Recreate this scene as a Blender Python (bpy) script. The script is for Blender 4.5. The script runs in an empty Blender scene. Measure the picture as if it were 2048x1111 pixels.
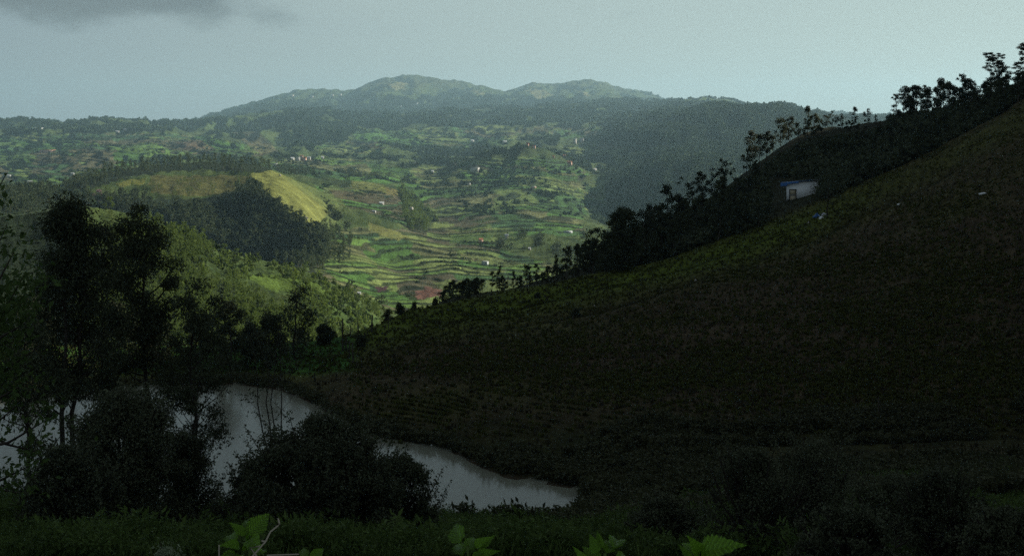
import bpy, math, random
import numpy as np
from mathutils import Vector

# ------------------------------------------------------------------ camera, sky, sun, exposure
sc = bpy.context.scene
W, H, F, HOR, EYE = 2048, 1111, 2813.0, 262.0, 22.0      # pond water lies at z = 0, the eye at 22 m
cam = bpy.data.cameras.new('camera'); camo = bpy.data.objects.new('camera', cam)
sc.collection.objects.link(camo); sc.camera = camo
camo.location = (0, 0, EYE); camo.rotation_euler = (math.radians(90), 0, 0)
cam.sensor_width = 36; cam.lens = 36 * F / W
cam.shift_y = -(H / 2 - HOR) / W
cam.clip_start = 0.1; cam.clip_end = 60000
SUN_AZ, SUN_EL = math.radians(60), math.radians(22)       # to the right and ahead, low
SUN_DIR = Vector((math.sin(SUN_AZ) * math.cos(SUN_EL), math.cos(SUN_AZ) * math.cos(SUN_EL), math.sin(SUN_EL)))
sl = bpy.data.lights.new('sun', 'SUN'); so = bpy.data.objects.new('sun', sl); sc.collection.objects.link(so)
sl.energy = 5.0; sl.angle = math.radians(0.6); sl.color = (1.0, 0.93, 0.76)
so.rotation_euler = (-SUN_DIR).to_track_quat('-Z', 'Y').to_euler(); so.location = (200, 100, 300)
HAZE_DENSITY = 0.00008
world = bpy.data.worlds.new('World'); sc.world = world; world.use_nodes = True
wn, wl = world.node_tree.nodes, world.node_tree.links
bgn = wn['Background']
sky = wn.new('ShaderNodeTexSky'); sky.sky_type = 'NISHITA'; sky.sun_disc = False
sky.sun_elevation = SUN_EL; sky.sun_rotation = SUN_AZ; sky.altitude = 1900; sky.air_density = 1.4; sky.dust_density = 3.0
def wnode(t, **k):
    n = wn.new(t)
    for a, b in k.items(): setattr(n, a, b)
    return n
def wmath(op, a, b=None, c=None):
    n = wnode('ShaderNodeMath', operation=op)
    for i, v in enumerate((a, b, c)):
        if v is None: continue
        if isinstance(v, (int, float)): n.inputs[i].default_value = v
        else: wl.new(v, n.inputs[i])
    return n.outputs[0]
tc = wnode('ShaderNodeTexCoord')
sep = wnode('ShaderNodeSeparateXYZ'); wl.new(tc.outputs['Generated'], sep.inputs[0])
# a veil of high cloud over the blue: stretched, soft bands
mp = wnode('ShaderNodeMapping'); mp.inputs['Scale'].default_value = (1.6, 1.6, 11.0); mp.inputs['Rotation'].default_value = (0, 0.05, 0)
wl.new(tc.outputs['Generated'], mp.inputs[0])
nz = wnode('ShaderNodeTexNoise'); nz.inputs['Scale'].default_value = 1.5; nz.inputs['Detail'].default_value = 5; nz.inputs['Roughness'].default_value = 0.5
wl.new(mp.outputs[0], nz.inputs['Vector'])
# brightness rises towards the side of the sun
dotn = wnode('ShaderNodeVectorMath', operation='DOT_PRODUCT'); wl.new(tc.outputs['Generated'], dotn.inputs[0])
dotn.inputs[1].default_value = (math.sin(SUN_AZ), math.cos(SUN_AZ), 0.12)
veil_r = wnode('ShaderNodeValToRGB')
veil_r.color_ramp.elements[0].position = 0.10; veil_r.color_ramp.elements[0].color = (0.145, 0.185, 0.215, 1)
veil_r.color_ramp.elements[1].position = 0.80; veil_r.color_ramp.elements[1].color = (0.275, 0.33, 0.308, 1)
e = veil_r.color_ramp.elements.new(0.45); e.color = (0.238, 0.288, 0.284, 1)
wl.new(wmath('MULTIPLY_ADD', nz.outputs[0], 0.22, wmath('ADD', dotn.outputs['Value'], -0.11)), veil_r.inputs[0])
# grey cloud deck higher up, with a ragged lower edge that reaches into the top of the view on the left
mp2 = wnode('ShaderNodeMapping'); mp2.inputs['Scale'].default_value = (1.0, 1.0, 2.2); wl.new(tc.outputs['Generated'], mp2.inputs[0])
nz2 = wnode('ShaderNodeTexNoise'); nz2.inputs['Scale'].default_value = 9.0; nz2.inputs['Detail'].default_value = 7; nz2.inputs['Roughness'].default_value = 0.56
wl.new(mp2.outputs[0], nz2.inputs['Vector'])
nz3 = wnode('ShaderNodeTexNoise'); nz3.inputs['Scale'].default_value = 3.0; nz3.inputs['Detail'].default_value = 2; wl.new(tc.outputs['Generated'], nz3.inputs['Vector'])
# angular distance from the cloud's hanging lobe
lob = wnode('ShaderNodeVectorMath', operation='SUBTRACT'); wl.new(tc.outputs['Generated'], lob.inputs[0]); lob.inputs[1].default_value = (-0.262, 0.961, 0.100)
lobs = wnode('ShaderNodeVectorMath', operation='MULTIPLY'); wl.new(lob.outputs[0], lobs.inputs[0]); lobs.inputs[1].default_value = (15, 3, 50)
lobl = wnode('ShaderNodeVectorMath', operation='LENGTH'); wl.new(lobs.outputs[0], lobl.inputs[0])
lobe = wmath('SUBTRACT', 1.75, lobl.outputs['Value'])
deck = wmath('MULTIPLY', wmath('SUBTRACT', sep.outputs['Z'], 0.128), 14.0)
dk = wmath('ADD', wmath('MAXIMUM', deck, lobe), wmath('MULTIPLY', wmath('SUBTRACT', nz2.outputs[0], 0.5), 3.6))
dk = wmath('ADD', dk, wmath('MULTIPLY', wmath('SUBTRACT', nz3.outputs[0], 0.5), 0.8))
mr = wnode('ShaderNodeMapRange', interpolation_type='SMOOTHSTEP'); wl.new(dk, mr.inputs[0])
mr.inputs[1].default_value = 0.0; mr.inputs[2].default_value = 0.85; mr.inputs[3].default_value = 0; mr.inputs[4].default_value = 1
mixv = wnode('ShaderNodeMixRGB'); wl.new(mr.outputs[0], mixv.inputs[0]); wl.new(veil_r.outputs[0], mixv.inputs[1]); mixv.inputs[2].default_value = (0.085, 0.10, 0.11, 1)
# Nishita at 0.08 shows through the veil
skys = wnode('ShaderNodeVectorMath', operation='SCALE'); wl.new(sky.outputs[0], skys.inputs[0]); skys.inputs['Scale'].default_value = 0.08
mixs = wnode('ShaderNodeMixRGB'); mixs.inputs[0].default_value = 0.93; wl.new(skys.outputs[0], mixs.inputs[1]); wl.new(mixv.outputs[0], mixs.inputs[2])
wl.new(mixs.outputs[0], bgn.inputs['Color']); bgn.inputs['Strength'].default_value = 1.0
sc.view_settings.view_transform = 'Standard'; sc.view_settings.look = 'None'
sc.view_settings.exposure = 0.65; sc.view_settings.gamma = 1; sc.view_settings.use_curve_mapping = False
sc.render.engine = 'CYCLES'
cy = sc.cycles
cy.max_bounces = 4; cy.diffuse_bounces = 2; cy.glossy_bounces = 2; cy.transmission_bounces = 2; cy.volume_bounces = 1
cy.transparent_max_bounces = 4; cy.use_denoising = False; cy.sample_clamp_indirect = 2.0

# ------------------------------------------------------------------ helpers
R = random.Random(7); NR = np.random.default_rng(7)
SS = lambda a, b, x: (lambda t: t * t * (3 - 2 * t))(np.clip((x - a) / (b - a), 0, 1))
def hsh(ix, iy, s):
    h = (ix.astype(np.int64) * 374761393 + iy.astype(np.int64) * 668265263 + s * 974634777) & 0xffffffff
    h = ((h ^ (h >> 13)) * 1274126177) & 0xffffffff
    h = ((h ^ (h >> 16)) * 2246822519) & 0xffffffff
    return ((h ^ (h >> 15)) & 0xffff) / 65535.0
def vnoise(x, y, s=0):
    x, y = np.broadcast_arrays(np.asarray(x, float), np.asarray(y, float))
    ix, iy = np.floor(x), np.floor(y); fx, fy = x - ix, y - iy
    fx = fx * fx * (3 - 2 * fx); fy = fy * fy * (3 - 2 * fy)
    a, b, c, d = hsh(ix, iy, s), hsh(ix + 1, iy, s), hsh(ix, iy + 1, s), hsh(ix + 1, iy + 1, s)
    return ((a + (b - a) * fx) * (1 - fy) + (c + (d - c) * fx) * fy) * 2 - 1
def fbm(x, y, s=0, o=4, g=0.5):
    r, a, t = 0, 1, 0
    for i in range(o):
        r = r + a * vnoise(x * 2 ** i, y * 2 ** i, s + i * 17); t += a; a *= g
    return r / t
def mesh_np(name, V, Fc, mat=None, smooth=False, cols=None):
    """V (n,3); Fc (m,k) index array or list of such arrays"""
    m = bpy.data.meshes.new(name)
    Fl = Fc if isinstance(Fc, list) else [Fc]
    Fl = [f for f in Fl if len(f)]
    V = np.asarray(V, np.float32)
    m.vertices.add(len(V)); m.vertices.foreach_set('co', V.ravel())
    tot = np.concatenate([np.full(len(f), f.shape[1], np.int32) for f in Fl])
    idx = np.concatenate([f.ravel() for f in Fl]).astype(np.int32)
    m.loops.add(len(idx)); m.loops.foreach_set('vertex_index', idx)
    m.polygons.add(len(tot)); m.polygons.foreach_set('loop_start', np.concatenate([[0], np.cumsum(tot)[:-1]]).astype(np.int32))
    m.polygons.foreach_set('loop_total', tot)
    if smooth: m.polygons.foreach_set('use_smooth', np.ones(len(tot), bool))
    if cols is not None:
        a = m.attributes.new('tint', 'FLOAT_COLOR', 'POINT')
        a.data.foreach_set('color', np.concatenate([cols, np.ones((len(cols), 1))], 1).astype(np.float32).ravel())
    m.update(calc_edges=True)
    if mat: m.materials.append(mat)
    return m
def obj(name, mesh, parent=None, loc=None, label=None, cat=None, group=None, kind=None):
    o = bpy.data.objects.new(name, mesh); sc.collection.objects.link(o)
    if parent: o.parent = parent
    if loc is not None: o.location = loc
    if label: o['label'] = label
    if cat: o['category'] = cat
    if group: o['group'] = group
    if kind: o['kind'] = kind
    return o
def thing(name, label, cat, loc, rz=0, group=None):
    o = obj(name, None, None, loc, label, cat, group); o.rotation_euler = (0, 0, rz); o.empty_display_size = 0.5
    return o
class MB:
    def __init__(s): s.V = []; s.F = {}; s.n = 0
    def add(s, V, Fc):
        V = np.asarray(V, float); Fc = np.asarray(Fc)
        s.V.append(V); s.F.setdefault(Fc.shape[1], []).append(Fc + s.n); s.n += len(V)
    def box(s, c, d, rz=0, sk=0):
        x, y, z = np.array(d) / 2
        v = np.array([[-x, -y, -z], [x, -y, -z], [x, y, -z], [-x, y, -z], [-x, -y, z], [x, -y, z], [x, y, z], [-x, y, z]])
        v[:, 2] += v[:, 0] * sk
        ca, sa = math.cos(rz), math.sin(rz)
        v = np.stack([v[:, 0] * ca - v[:, 1] * sa, v[:, 0] * sa + v[:, 1] * ca, v[:, 2]], 1) + np.array(c)
        s.add(v, [[0, 3, 2, 1], [4, 5, 6, 7], [0, 1, 5, 4], [1, 2, 6, 5], [2, 3, 7, 6], [3, 0, 4, 7]])
    def tube(s, P, r, k=5):
        P = np.asarray(P, float); r = np.broadcast_to(np.asarray(r, float), (len(P),))
        T = np.gradient(P, axis=0); T /= np.linalg.norm(T, axis=1)[:, None] + 1e-9
        up = np.where(np.abs(T[:, 2:3]) > 0.9, [[1., 0, 0]], [[0, 0, 1.]])
        A = np.cross(T, up); A /= np.linalg.norm(A, axis=1)[:, None] + 1e-9; B = np.cross(T, A)
        a = np.arange(k) * 2 * math.pi / k
        V = P[:, None] + r[:, None, None] * (A[:, None] * np.cos(a)[None, :, None] + B[:, None] * np.sin(a)[None, :, None])
        n = len(P); i, j = np.meshgrid(np.arange(n - 1), np.arange(k), indexing='ij'); j2 = (j + 1) % k
        s.add(V.reshape(-1, 3), np.stack([i * k + j, i * k + j2, (i + 1) * k + j2, (i + 1) * k + j], -1).reshape(-1, 4))
    def mesh(s, name, mat, smooth=False):
        return mesh_np(name, np.concatenate(s.V), [np.concatenate(f) for f in s.F.values()], mat, smooth)

# ------------------------------------------------------------------ materials
def mat_base(name):
    m = bpy.data.materials.new(name); m.use_nodes = True
    nt = m.node_tree; b = nt.nodes['Principled BSDF']; b.inputs['Specular IOR Level'].default_value = 0.15
    return m, nt, b
def noise_node(nt, scale, detail=4, rough=0.55, vec=None):
    n = nt.nodes.new('ShaderNodeTexNoise'); n.inputs['Scale'].default_value = scale; n.inputs['Detail'].default_value = detail
    n.inputs['Roughness'].default_value = rough
    if vec is None:
        g = nt.nodes.new('ShaderNodeNewGeometry'); vec = g.outputs['Position']
    nt.links.new(vec, n.inputs['Vector'])
    return n
def simple_mat(name, c1, c2, scale=3.0, rough=0.85, bump=0.3, spec=0.15):
    m, nt, b = mat_base(name)
    tc = nt.nodes.new('ShaderNodeTexCoord')
    n = noise_node(nt, scale, 6, 0.6, tc.outputs['Object'])
    r = nt.nodes.new('ShaderNodeValToRGB'); r.color_ramp.elements[0].position = 0.3; r.color_ramp.elements[1].position = 0.7
    r.color_ramp.elements[0].color = (*c1, 1); r.color_ramp.elements[1].color = (*c2, 1)
    nt.links.new(n.outputs[0], r.inputs[0]); nt.links.new(r.outputs[0], b.inputs['Base Color'])
    b.inputs['Roughness'].default_value = rough; b.inputs['Specular IOR Level'].default_value = spec
    if bump:
        bp = nt.nodes.new('ShaderNodeBump'); bp.inputs['Strength'].default_value = bump; bp.inputs['Distance'].default_value = 0.05
        nt.links.new(n.outputs[0], bp.inputs['Height']); nt.links.new(bp.outputs[0], b.inputs['Normal'])
    return m
def leaf_mat(name, c1, c2, trans=0.3, rough=0.7, spec=0.12):
    m, nt, b = mat_base(name)
    g = nt.nodes.new('ShaderNodeNewGeometry'); oi = nt.nodes.new('ShaderNodeObjectInfo')
    ad = nt.nodes.new('ShaderNodeMath'); ad.operation = 'MULTIPLY_ADD'; ad.inputs[1].default_value = 0.65
    mu = nt.nodes.new('ShaderNodeMath'); mu.operation = 'MULTIPLY'; mu.inputs[1].default_value = 0.35
    nt.links.new(oi.outputs['Random'], mu.inputs[0]); nt.links.new(mu.outputs[0], ad.inputs[2])
    nt.links.new(g.outputs['Random Per Island'], ad.inputs[0])
    r = nt.nodes.new('ShaderNodeValToRGB'); r.color_ramp.elements[0].color = (*c1, 1); r.color_ramp.elements[1].color = (*c2, 1)
    nt.links.new(ad.outputs[0], r.inputs[0]); nt.links.new(r.outputs[0], b.inputs['Base Color'])
    b.inputs['Roughness'].default_value = rough; b.inputs['Specular IOR Level'].default_value = spec
    t = nt.nodes.new('ShaderNodeBsdfTranslucent'); nt.links.new(r.outputs[0], t.inputs['Color'])
    mx = nt.nodes.new('ShaderNodeMixShader'); mx.inputs[0].default_value = trans
    out = nt.nodes['Material Output']
    nt.links.new(b.outputs[0], mx.inputs[1]); nt.links.new(t.outputs[0], mx.inputs[2]); nt.links.new(mx.outputs[0], out.inputs['Surface'])
    return m
def ground_mat(name, s1, s2, bump=0.6, dist=0.4, vary=0.55):
    """terrain: the painted 'tint' of each plot, broken up by two scales of grain"""
    m, nt, b = mat_base(name)
    at = nt.nodes.new('ShaderNodeAttribute'); at.attribute_name = 'tint'
    n1 = noise_node(nt, s1, 6, 0.65); n2 = noise_node(nt, s2, 4, 0.6)
    mr1 = nt.nodes.new('ShaderNodeMapRange'); mr1.inputs[1].default_value = 0.3; mr1.inputs[2].default_value = 0.7
    mr1.inputs[3].default_value = 1 - vary; mr1.inputs[4].default_value = 1 + vary
    nt.links.new(n1.outputs[0], mr1.inputs[0])
    mr2 = nt.nodes.new('ShaderNodeMapRange'); mr2.inputs[1].default_value = 0.3; mr2.inputs[2].default_value = 0.7
    mr2.inputs[3].default_value = 1 - vary * .6; mr2.inputs[4].default_value = 1 + vary * .6
    nt.links.new(n2.outputs[0], mr2.inputs[0])
    mm = nt.nodes.new('ShaderNodeMath'); mm.operation = 'MULTIPLY'; nt.links.new(mr1.outputs[0], mm.inputs[0]); nt.links.new(mr2.outputs[0], mm.inputs[1])
    vm = nt.nodes.new('ShaderNodeVectorMath'); vm.operation = 'SCALE'; nt.links.new(at.outputs['Color'], vm.inputs[0]); nt.links.new(mm.outputs[0], vm.inputs['Scale'])
    nt.links.new(vm.outputs[0], b.inputs['Base Color']); b.inputs['Roughness'].default_value = 0.95; b.inputs['Specular IOR Level'].default_value = 0.05
    bp = nt.nodes.new('ShaderNodeBump'); bp.inputs['Strength'].default_value = bump; bp.inputs['Distance'].default_value = dist
    nt.links.new(mm.outputs[0], bp.inputs['Height']); nt.links.new(bp.outputs[0], b.inputs['Normal'])
    return m
M = {}
M['near'] = ground_mat('bank_soil', 3.0, 0.35, 0.8, 0.12)
M['valley'] = ground_mat('valley_ground', 0.8, 0.09, 0.8, 0.8)
M['hills'] = ground_mat('hills_ground', 0.18, 0.03, 0.8, 3.0)
M['mount'] = ground_mat('mountain_ground', 0.05, 0.010, 0.9, 14.0, 0.6)
M['bark'] = simple_mat('bark', (.03, .025, .02), (.07, .06, .05), 4)
M['palebark'] = simple_mat('pale_bark', (.07, .06, .05), (.16, .14, .12), 4)
M['dark_leaf'] = leaf_mat('dark_leaf', (.034, .042, .026), (.095, .112, .060), 0.25)
M['dark_leaf2'] = leaf_mat('dark_leaf_grey', (.028, .036, .024), (.075, .088, .050), 0.25)
M['bush_leaf'] = leaf_mat('bush_leaf', (.034, .042, .024), (.13, .145, .085), 0.2, 0.7, 0.12)
M['green_leaf'] = leaf_mat('green_leaf', (.03, .055, .018), (.085, .13, .035), 0.3)
M['euca_leaf'] = leaf_mat('eucalyptus_leaf', (.035, .055, .028), (.11, .14, .055), 0.4)
M['forest_leaf'] = leaf_mat('forest_leaf', (.028, .044, .020), (.085, .112, .048), 0.3)
M['far_leaf'] = leaf_mat('far_forest_leaf', (.026, .048, .026), (.072, .105, .048), 0.1, .9, .03)
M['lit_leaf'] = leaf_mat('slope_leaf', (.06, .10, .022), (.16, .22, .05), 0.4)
M['slope_bush'] = leaf_mat('slope_bush_leaf', (.030, .055, .020), (.075, .11, .038), 0.3)
M['rush'] = leaf_mat('rush_leaf', (.036, .040, .020), (.095, .100, .048), 0.25)
M['grass'] = leaf_mat('grass', (.030, .055, .014), (.12, .175, .045), 0.3)
M['crop'] = leaf_mat('crop_leaf', (.034, .038, .012), (.10, .115, .028), 0.3)
M['drycrop'] = leaf_mat('dry_weed', (.03, .028, .018), (.075, .068, .042), 0.3)
M['plant'] = leaf_mat('broad_leaf', (.085, .18, .012), (.14, .27, .022), 0.4, 0.45, 0.25)
nt = M['plant'].node_tree; b = nt.nodes['Principled BSDF']; tcn = nt.nodes.new('ShaderNodeTexCoord'); sx = nt.nodes.new('ShaderNodeSeparateXYZ'); nt.links.new(tcn.outputs['Object'], sx.inputs[0])
ab = nt.nodes.new('ShaderNodeMath'); ab.operation = 'ABSOLUTE'; nt.links.new(sx.outputs['X'], ab.inputs[0])
ma = nt.nodes.new('ShaderNodeMath'); ma.operation = 'MULTIPLY_ADD'; nt.links.new(ab.outputs[0], ma.inputs[0]); ma.inputs[1].default_value = -1.1; nt.links.new(sx.outputs['Y'], ma.inputs[2])
sn = nt.nodes.new('ShaderNodeMath'); sn.operation = 'MULTIPLY'; sn.inputs[1].default_value = 58; nt.links.new(ma.outputs[0], sn.inputs[0])
s2 = nt.nodes.new('ShaderNodeMath'); s2.operation = 'SINE'; nt.links.new(sn.outputs[0], s2.inputs[0])
mrv = nt.nodes.new('ShaderNodeMapRange'); mrv.inputs[1].default_value = -1; mrv.inputs[2].default_value = .9; mrv.inputs[3].default_value = .55; mrv.inputs[4].default_value = 1.15; nt.links.new(s2.outputs[0], mrv.inputs[0])
vs_ = nt.nodes.new('ShaderNodeVectorMath'); vs_.operation = 'SCALE'; rr_ = [n for n in nt.nodes if n.type == 'VALTORGB'][0]; nt.links.new(rr_.outputs[0], vs_.inputs[0]); nt.links.new(mrv.outputs[0], vs_.inputs['Scale']); nt.links.new(vs_.outputs[0], b.inputs['Base Color'])
bpv = nt.nodes.new('ShaderNodeBump'); bpv.inputs['Strength'].default_value = .5; bpv.inputs['Distance'].default_value = .003; nt.links.new(s2.outputs[0], bpv.inputs['Height']); nt.links.new(bpv.outputs[0], b.inputs['Normal'])
M['pale_leaf'] = leaf_mat('pale_flower', (.12, .17, .09), (.30, .34, .22), 0.3)
M['pink'] = leaf_mat('pink_blossom', (.20, .10, .14), (.38, .24, .28), 0.3)
M['white'] = simple_mat('white_paint', (.86, .88, .88), (.92, .93, .93), 2.0, 0.8, 0.1)
M['wall'] = simple_mat('house_wall', (.42, .41, .39), (.58, .56, .53), 1.5, 0.85, 0.1)
M['wallp'] = simple_mat('pink_wall', (.55, .36, .30), (.66, .45, .38), 1.5, 0.85, 0.1)
M['tile'] = simple_mat('tile_roof', (.30, .11, .06), (.42, .18, .10), 1.5, 0.85, 0.1)
M['tin'] = simple_mat('tin_roof', (.42, .45, .48), (.62, .66, .70), 1.0, 0.5, 0.1)
M['asph'] = simple_mat('dark_sheet_roof', (.02, .022, .025), (.05, .05, .055), 1.0, 0.7, 0.1)
M['tarp'] = simple_mat('blue_tarp', (.010, .07, .22), (.03, .15, .42), 2.0, 0.45, 0.5, 0.4)
M['wood'] = simple_mat('dark_wood', (.025, .016, .012), (.05, .032, .024), 6.0)
M['panel'] = simple_mat('cream_panel', (.42, .37, .26), (.55, .48, .34), 2.5)
M['rock'] = simple_mat('pale_rock', (.28, .26, .24), (.52, .50, .46), 0.5, 0.9, 0.8)
M['glass'] = simple_mat('dark_pane', (.02, .025, .03), (.03, .035, .04), 1.0, 0.2, 0)
M['post'] = simple_mat('weathered_post', (.04, .035, .03), (.09, .08, .065), 6.0)
M['dirt'] = simple_mat('bare_dirt', (.16, .12, .08), (.26, .21, .15), 0.6)
M['dry'] = simple_mat('dry_twig', (.20, .17, .13), (.36, .31, .24), 8.0)
M['yellow'] = simple_mat('dull_yellow_cloth', (.22, .19, .05), (.34, .29, .09), 3.0)

# ------------------------------------------------------------------ terrain built row by row, near to far
def row(pts, U, sm=22):
    p = np.array(pts, float)
    D = np.interp(U, p[:, 0], p[:, 1]); Y = np.interp(U, p[:, 0], p[:, 2])
    return D, Y
def smooth_u(U, a, s):
    g = np.arange(U[0], U[-1], 4.0); v = np.interp(g, U, a)
    k = np.exp(-0.5 * (np.arange(-3 * s, 3 * s + 1, 4) / s) ** 2); k /= k.sum()
    vp = np.pad(v, len(k) // 2, mode='edge'); v = np.convolve(vp, k, 'valid')[:len(g)]
    return np.interp(U, g, v)
def y2z(D, y): return EYE - D * (y - HOR) / F
def z2y(D, z): return HOR + (EYE - z) / D * F
def ugrid(step, lo, hi, outer):
    a = np.arange(-60, 2110, step)
    l = [a[0]]; s = step
    while l[-1] > lo: s *= outer; l.append(l[-1] - s)
    r = [a[-1]]; s = step
    while r[-1] < hi: s *= outer; r.append(r[-1] + s)
    return np.concatenate([l[:0:-1], a, r[1:]])

# --- near ground: the bank, the pond basin, the hillside and the wooded slope behind it
UN = ugrid(5.0, -2600, 7000, 1.06)
def crow(D, pts):  # constant depth row of (u, y)
    return [(u, D, y) for u, y in pts]
def zrow(D, z): return [(-9000, D, z2y(D, z)), (9000, D, z2y(D, z))]
ns = [(-1200, 985), (0, 995), (200, 1008), (400, 1019), (600, 1030), (900, 1036), (1050, 1043), (1110, 1040), (1150, 1028), (1190, 1015)]
fs = [(-1200, 802), (0, 795), (100, 788), (200, 782), (300, 776), (470, 768), (560, 780), (600, 795), (640, 815), (680, 840), (720, 862),
      (760, 880), (850, 893), (900, 903), (960, 933), (1000, 953), (1080, 966), (1150, 977), (1190, 985)]
wd = lambda y: EYE * F / (y - HOR)
near_rows = []
def addN(pts, s=18, sub=4, zz=None):
    D, Y = row(pts, UN)
    D = smooth_u(UN, D, s); Y = smooth_u(UN, Y, s); z = y2z(D, Y)
    if zz is not None: z = zz
    near_rows.append((D, z, sub))
addN(zrow(0.8, 20.4)); addN(zrow(3, 20.1)); addN(zrow(8, 18.1), sub=6); addN(zrow(20, 15.5), sub=8)
addN(crow(32, [(-1200, 1105), (2500, 1110)]), sub=16)
addN(crow(50, [(-1200, 1048), (0, 1052), (400, 1064), (900, 1080), (1200, 1085), (1500, 1045), (2048, 1020), (9000, 1020)]), sub=24)
addN(crow(70, [(-1200, 1000), (0, 1008), (200, 1020), (400, 1031), (900, 1052), (1100, 1060), (1300, 1030), (1600, 985), (2048, 960), (9000, 960)]), sub=20)
inpond = 1 - SS(1150, 1195, UN)
Dn, _ = row([(u, wd(y), 0) for u, y in ns] + [(1300, 80, 0), (9000, 80, 0)], UN)
Df, _ = row([(u, wd(y), 0) for u, y in fs] + [(1300, 87, 0), (9000, 88, 0)], UN)
_, yr = row([(1190, 0, 1015), (1300, 0, 1000), (1400, 0, 975), (2048, 0, 935), (9000, 0, 935)], UN)
zr = np.where(UN > 1190, y2z(80, yr), 0); zr = smooth_u(UN, zr, 20) * (1 - inpond)
_, yr2 = row([(1190, 0, 975), (1300, 0, 950), (2048, 0, 925), (9000, 0, 925)], UN)
zr2 = np.where(UN > 1190, y2z(87.5, yr2), 0); zr2 = smooth_u(UN, zr2, 20) * (1 - inpond)
near_rows.append((Dn, zr, 8))
near_rows.append((Dn + 2.2, zr + 0.03 - 1.4 * inpond, 6)); near_rows.append((Df - 2.2, zr2 - 0.02 - 1.4 * inpond, 10)); near_rows.append((Df, zr2, 12))
addN([(-1200, 136, 727), (0, 136, 727), (600, 134, 730), (690, 128, 742), (900, 118, 770), (1000, 112, 795), (1200, 108, 822), (1500, 105, 838), (1700, 102, 848),
      (2048, 100, 855), (9000, 100, 855)], sub=16)
addN([(-1200, 150, 684), (0, 150, 686), (300, 148, 690), (600, 149, 684), (690, 150, 668), (760, 156, 642), (830, 160, 613), (1000, 170, 586), (1130, 178, 560),
      (1250, 185, 534), (1370, 190, 503), (1500, 196, 462), (1600, 201, 427), (1700, 206, 385), (1850, 216, 312), (2048, 230, 196), (2200, 236, 130), (9000, 236, 130)], 16, 120)
r2 = [(-1200, 200, 790), (600, 200, 770), (760, 195, 720), (830, 190, 640), (900, 200, 592), (1000, 215, 578), (1100, 235, 556), (1200, 255, 517), (1300, 275, 470), (1336, 282, 448),
      (1400, 295, 408), (1450, 305, 376), (1486, 312, 348), (1515, 318, 328), (1558, 325, 296), (1605, 332, 270), (1641, 338, 258), (1702, 340, 257),
      (1724, 342, 248), (1788, 342, 239), (1850, 335, 229), (1918, 325, 219), (1990, 312, 198), (2048, 300, 178), (2200, 300, 120), (9000, 300, 120)]
addN(r2, 12, 70)
addN([(a, b + (70 if a < 2100 else 200), c + (190 if a < 2000 else 40)) for a, b, c in r2], 30, 12)
addN([(a, b + (150 if a < 2100 else 340), c + 300) for a, b, c in r2], 30, 10)
def grid_rows(rows, U):
    Ds, Zs = [rows[0][0][None]], [rows[0][1][None]]
    for i in range(1, len(rows)):
        D0, z0, _ = rows[i - 1]; D1, z1, n = rows[i]
        t = (np.arange(1, n + 1) / n)[:, None]
        D = 1 / ((1 - t) / D0 + t / D1); s = (D - D0) / (D1 - D0 + 1e-9)
        Ds.append(D); Zs.append(z0 + (z1 - z0) * s)
    return np.concatenate(Ds), np.concatenate(Zs)
DN, ZN = grid_rows(near_rows, UN)
kr = np.array([1, 2, 3, 2, 1]) / 9.0
UG = np.broadcast_to(UN, DN.shape); XN = DN * (UG - 1024) / F
shore = np.minimum(np.abs(DN - Dn), np.abs(DN - Df))
calm = SS(1.0, 14, shore) * SS(3, 20, DN)
ZN = ZN + calm * (0.9 * fbm(XN / 26, DN / 26, 3, 4) * SS(40, 130, DN) + 0.22 * fbm(XN / 3.2, DN / 3.2, 9, 4)) * np.where(DN > 150, 1.0, 0.75)
ZN += 0.05 * fbm(XN / 1.1, DN / 1.1, 31, 3) * SS(3, 20, DN) + 0.10 * fbm(XN / 2.5, DN / 2.5, 14, 3) * SS(60, 80, DN) * (DN < 150)
ZN += 0.55 * np.exp(-((UG - 1165) / 38) ** 2 - ((DN - 83.4) / 0.9) ** 2)
# shallow cart tracks across the slope on the right and furrows that follow the hill
trk = np.exp(-((DN - 92 - 0.02 * XN) / 0.8) ** 2) + np.exp(-((DN - 89.6 - 0.02 * XN) / 0.6) ** 2)
ZN -= 0.18 * trk * SS(1250, 1400, UG)
ZN -= 0.7 * np.exp(-((DN - 97.5) / 1.4) ** 2) * SS(1180, 1500, UG)
# the hill climbs on to the right, out of the picture, and keeps the whole foreground in shade
eX = XN - 0.372 * DN - 2
mass = 0.80 * np.clip(eX, 0, None) * SS(30, 90, DN) * (1 - SS(560, 640, DN)); mass = 420 * (1 - np.exp(-mass / 420))
ZN += mass + 6 * fbm(XN / 60, DN / 60, 5, 4) * SS(0, 60, eX)
def grid_faces(nr, nc, r0=0, r1=None):
    r1 = nr - 1 if r1 is None else r1
    i, j = np.meshgrid(np.arange(r1 - r0), np.arange(nc - 1), indexing='ij')
    return np.stack([i * nc + j, i * nc + j + 1, (i + 1) * nc + j + 1, (i + 1) * nc + j], -1).reshape(-1, 4)
YN = z2y(DN, ZN)
def inpoly(x, y, P):
    P = np.array(P, float); r = np.zeros(np.shape(x), bool); j = len(P) - 1
    for i in range(len(P)):
        xi, yi = P[i]; xj, yj = P[j]
        r ^= ((yi > y) != (yj > y)) & (x < (xj - xi) * (y - yi) / (yj - yi + 1e-9) + xi); j = i
    return r
def C(*c): return np.array(c, float)
n1 = fbm(XN / 9, DN / 9, 40, 4)[..., None]; n2 = fbm(XN / 2.2, DN / 2.2, 50, 3)[..., None]; n3 = fbm(XN / 30, DN / 16, 60, 3)[..., None]
colN = C(.030, .036, .014) * (1 + 0.5 * n1) + C(.014, .010, .004) * n2
gr = SS(-0.2, 0.6, n3 + 0.4 * n1)
hill = SS(96, 112, DN)[..., None]
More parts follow.
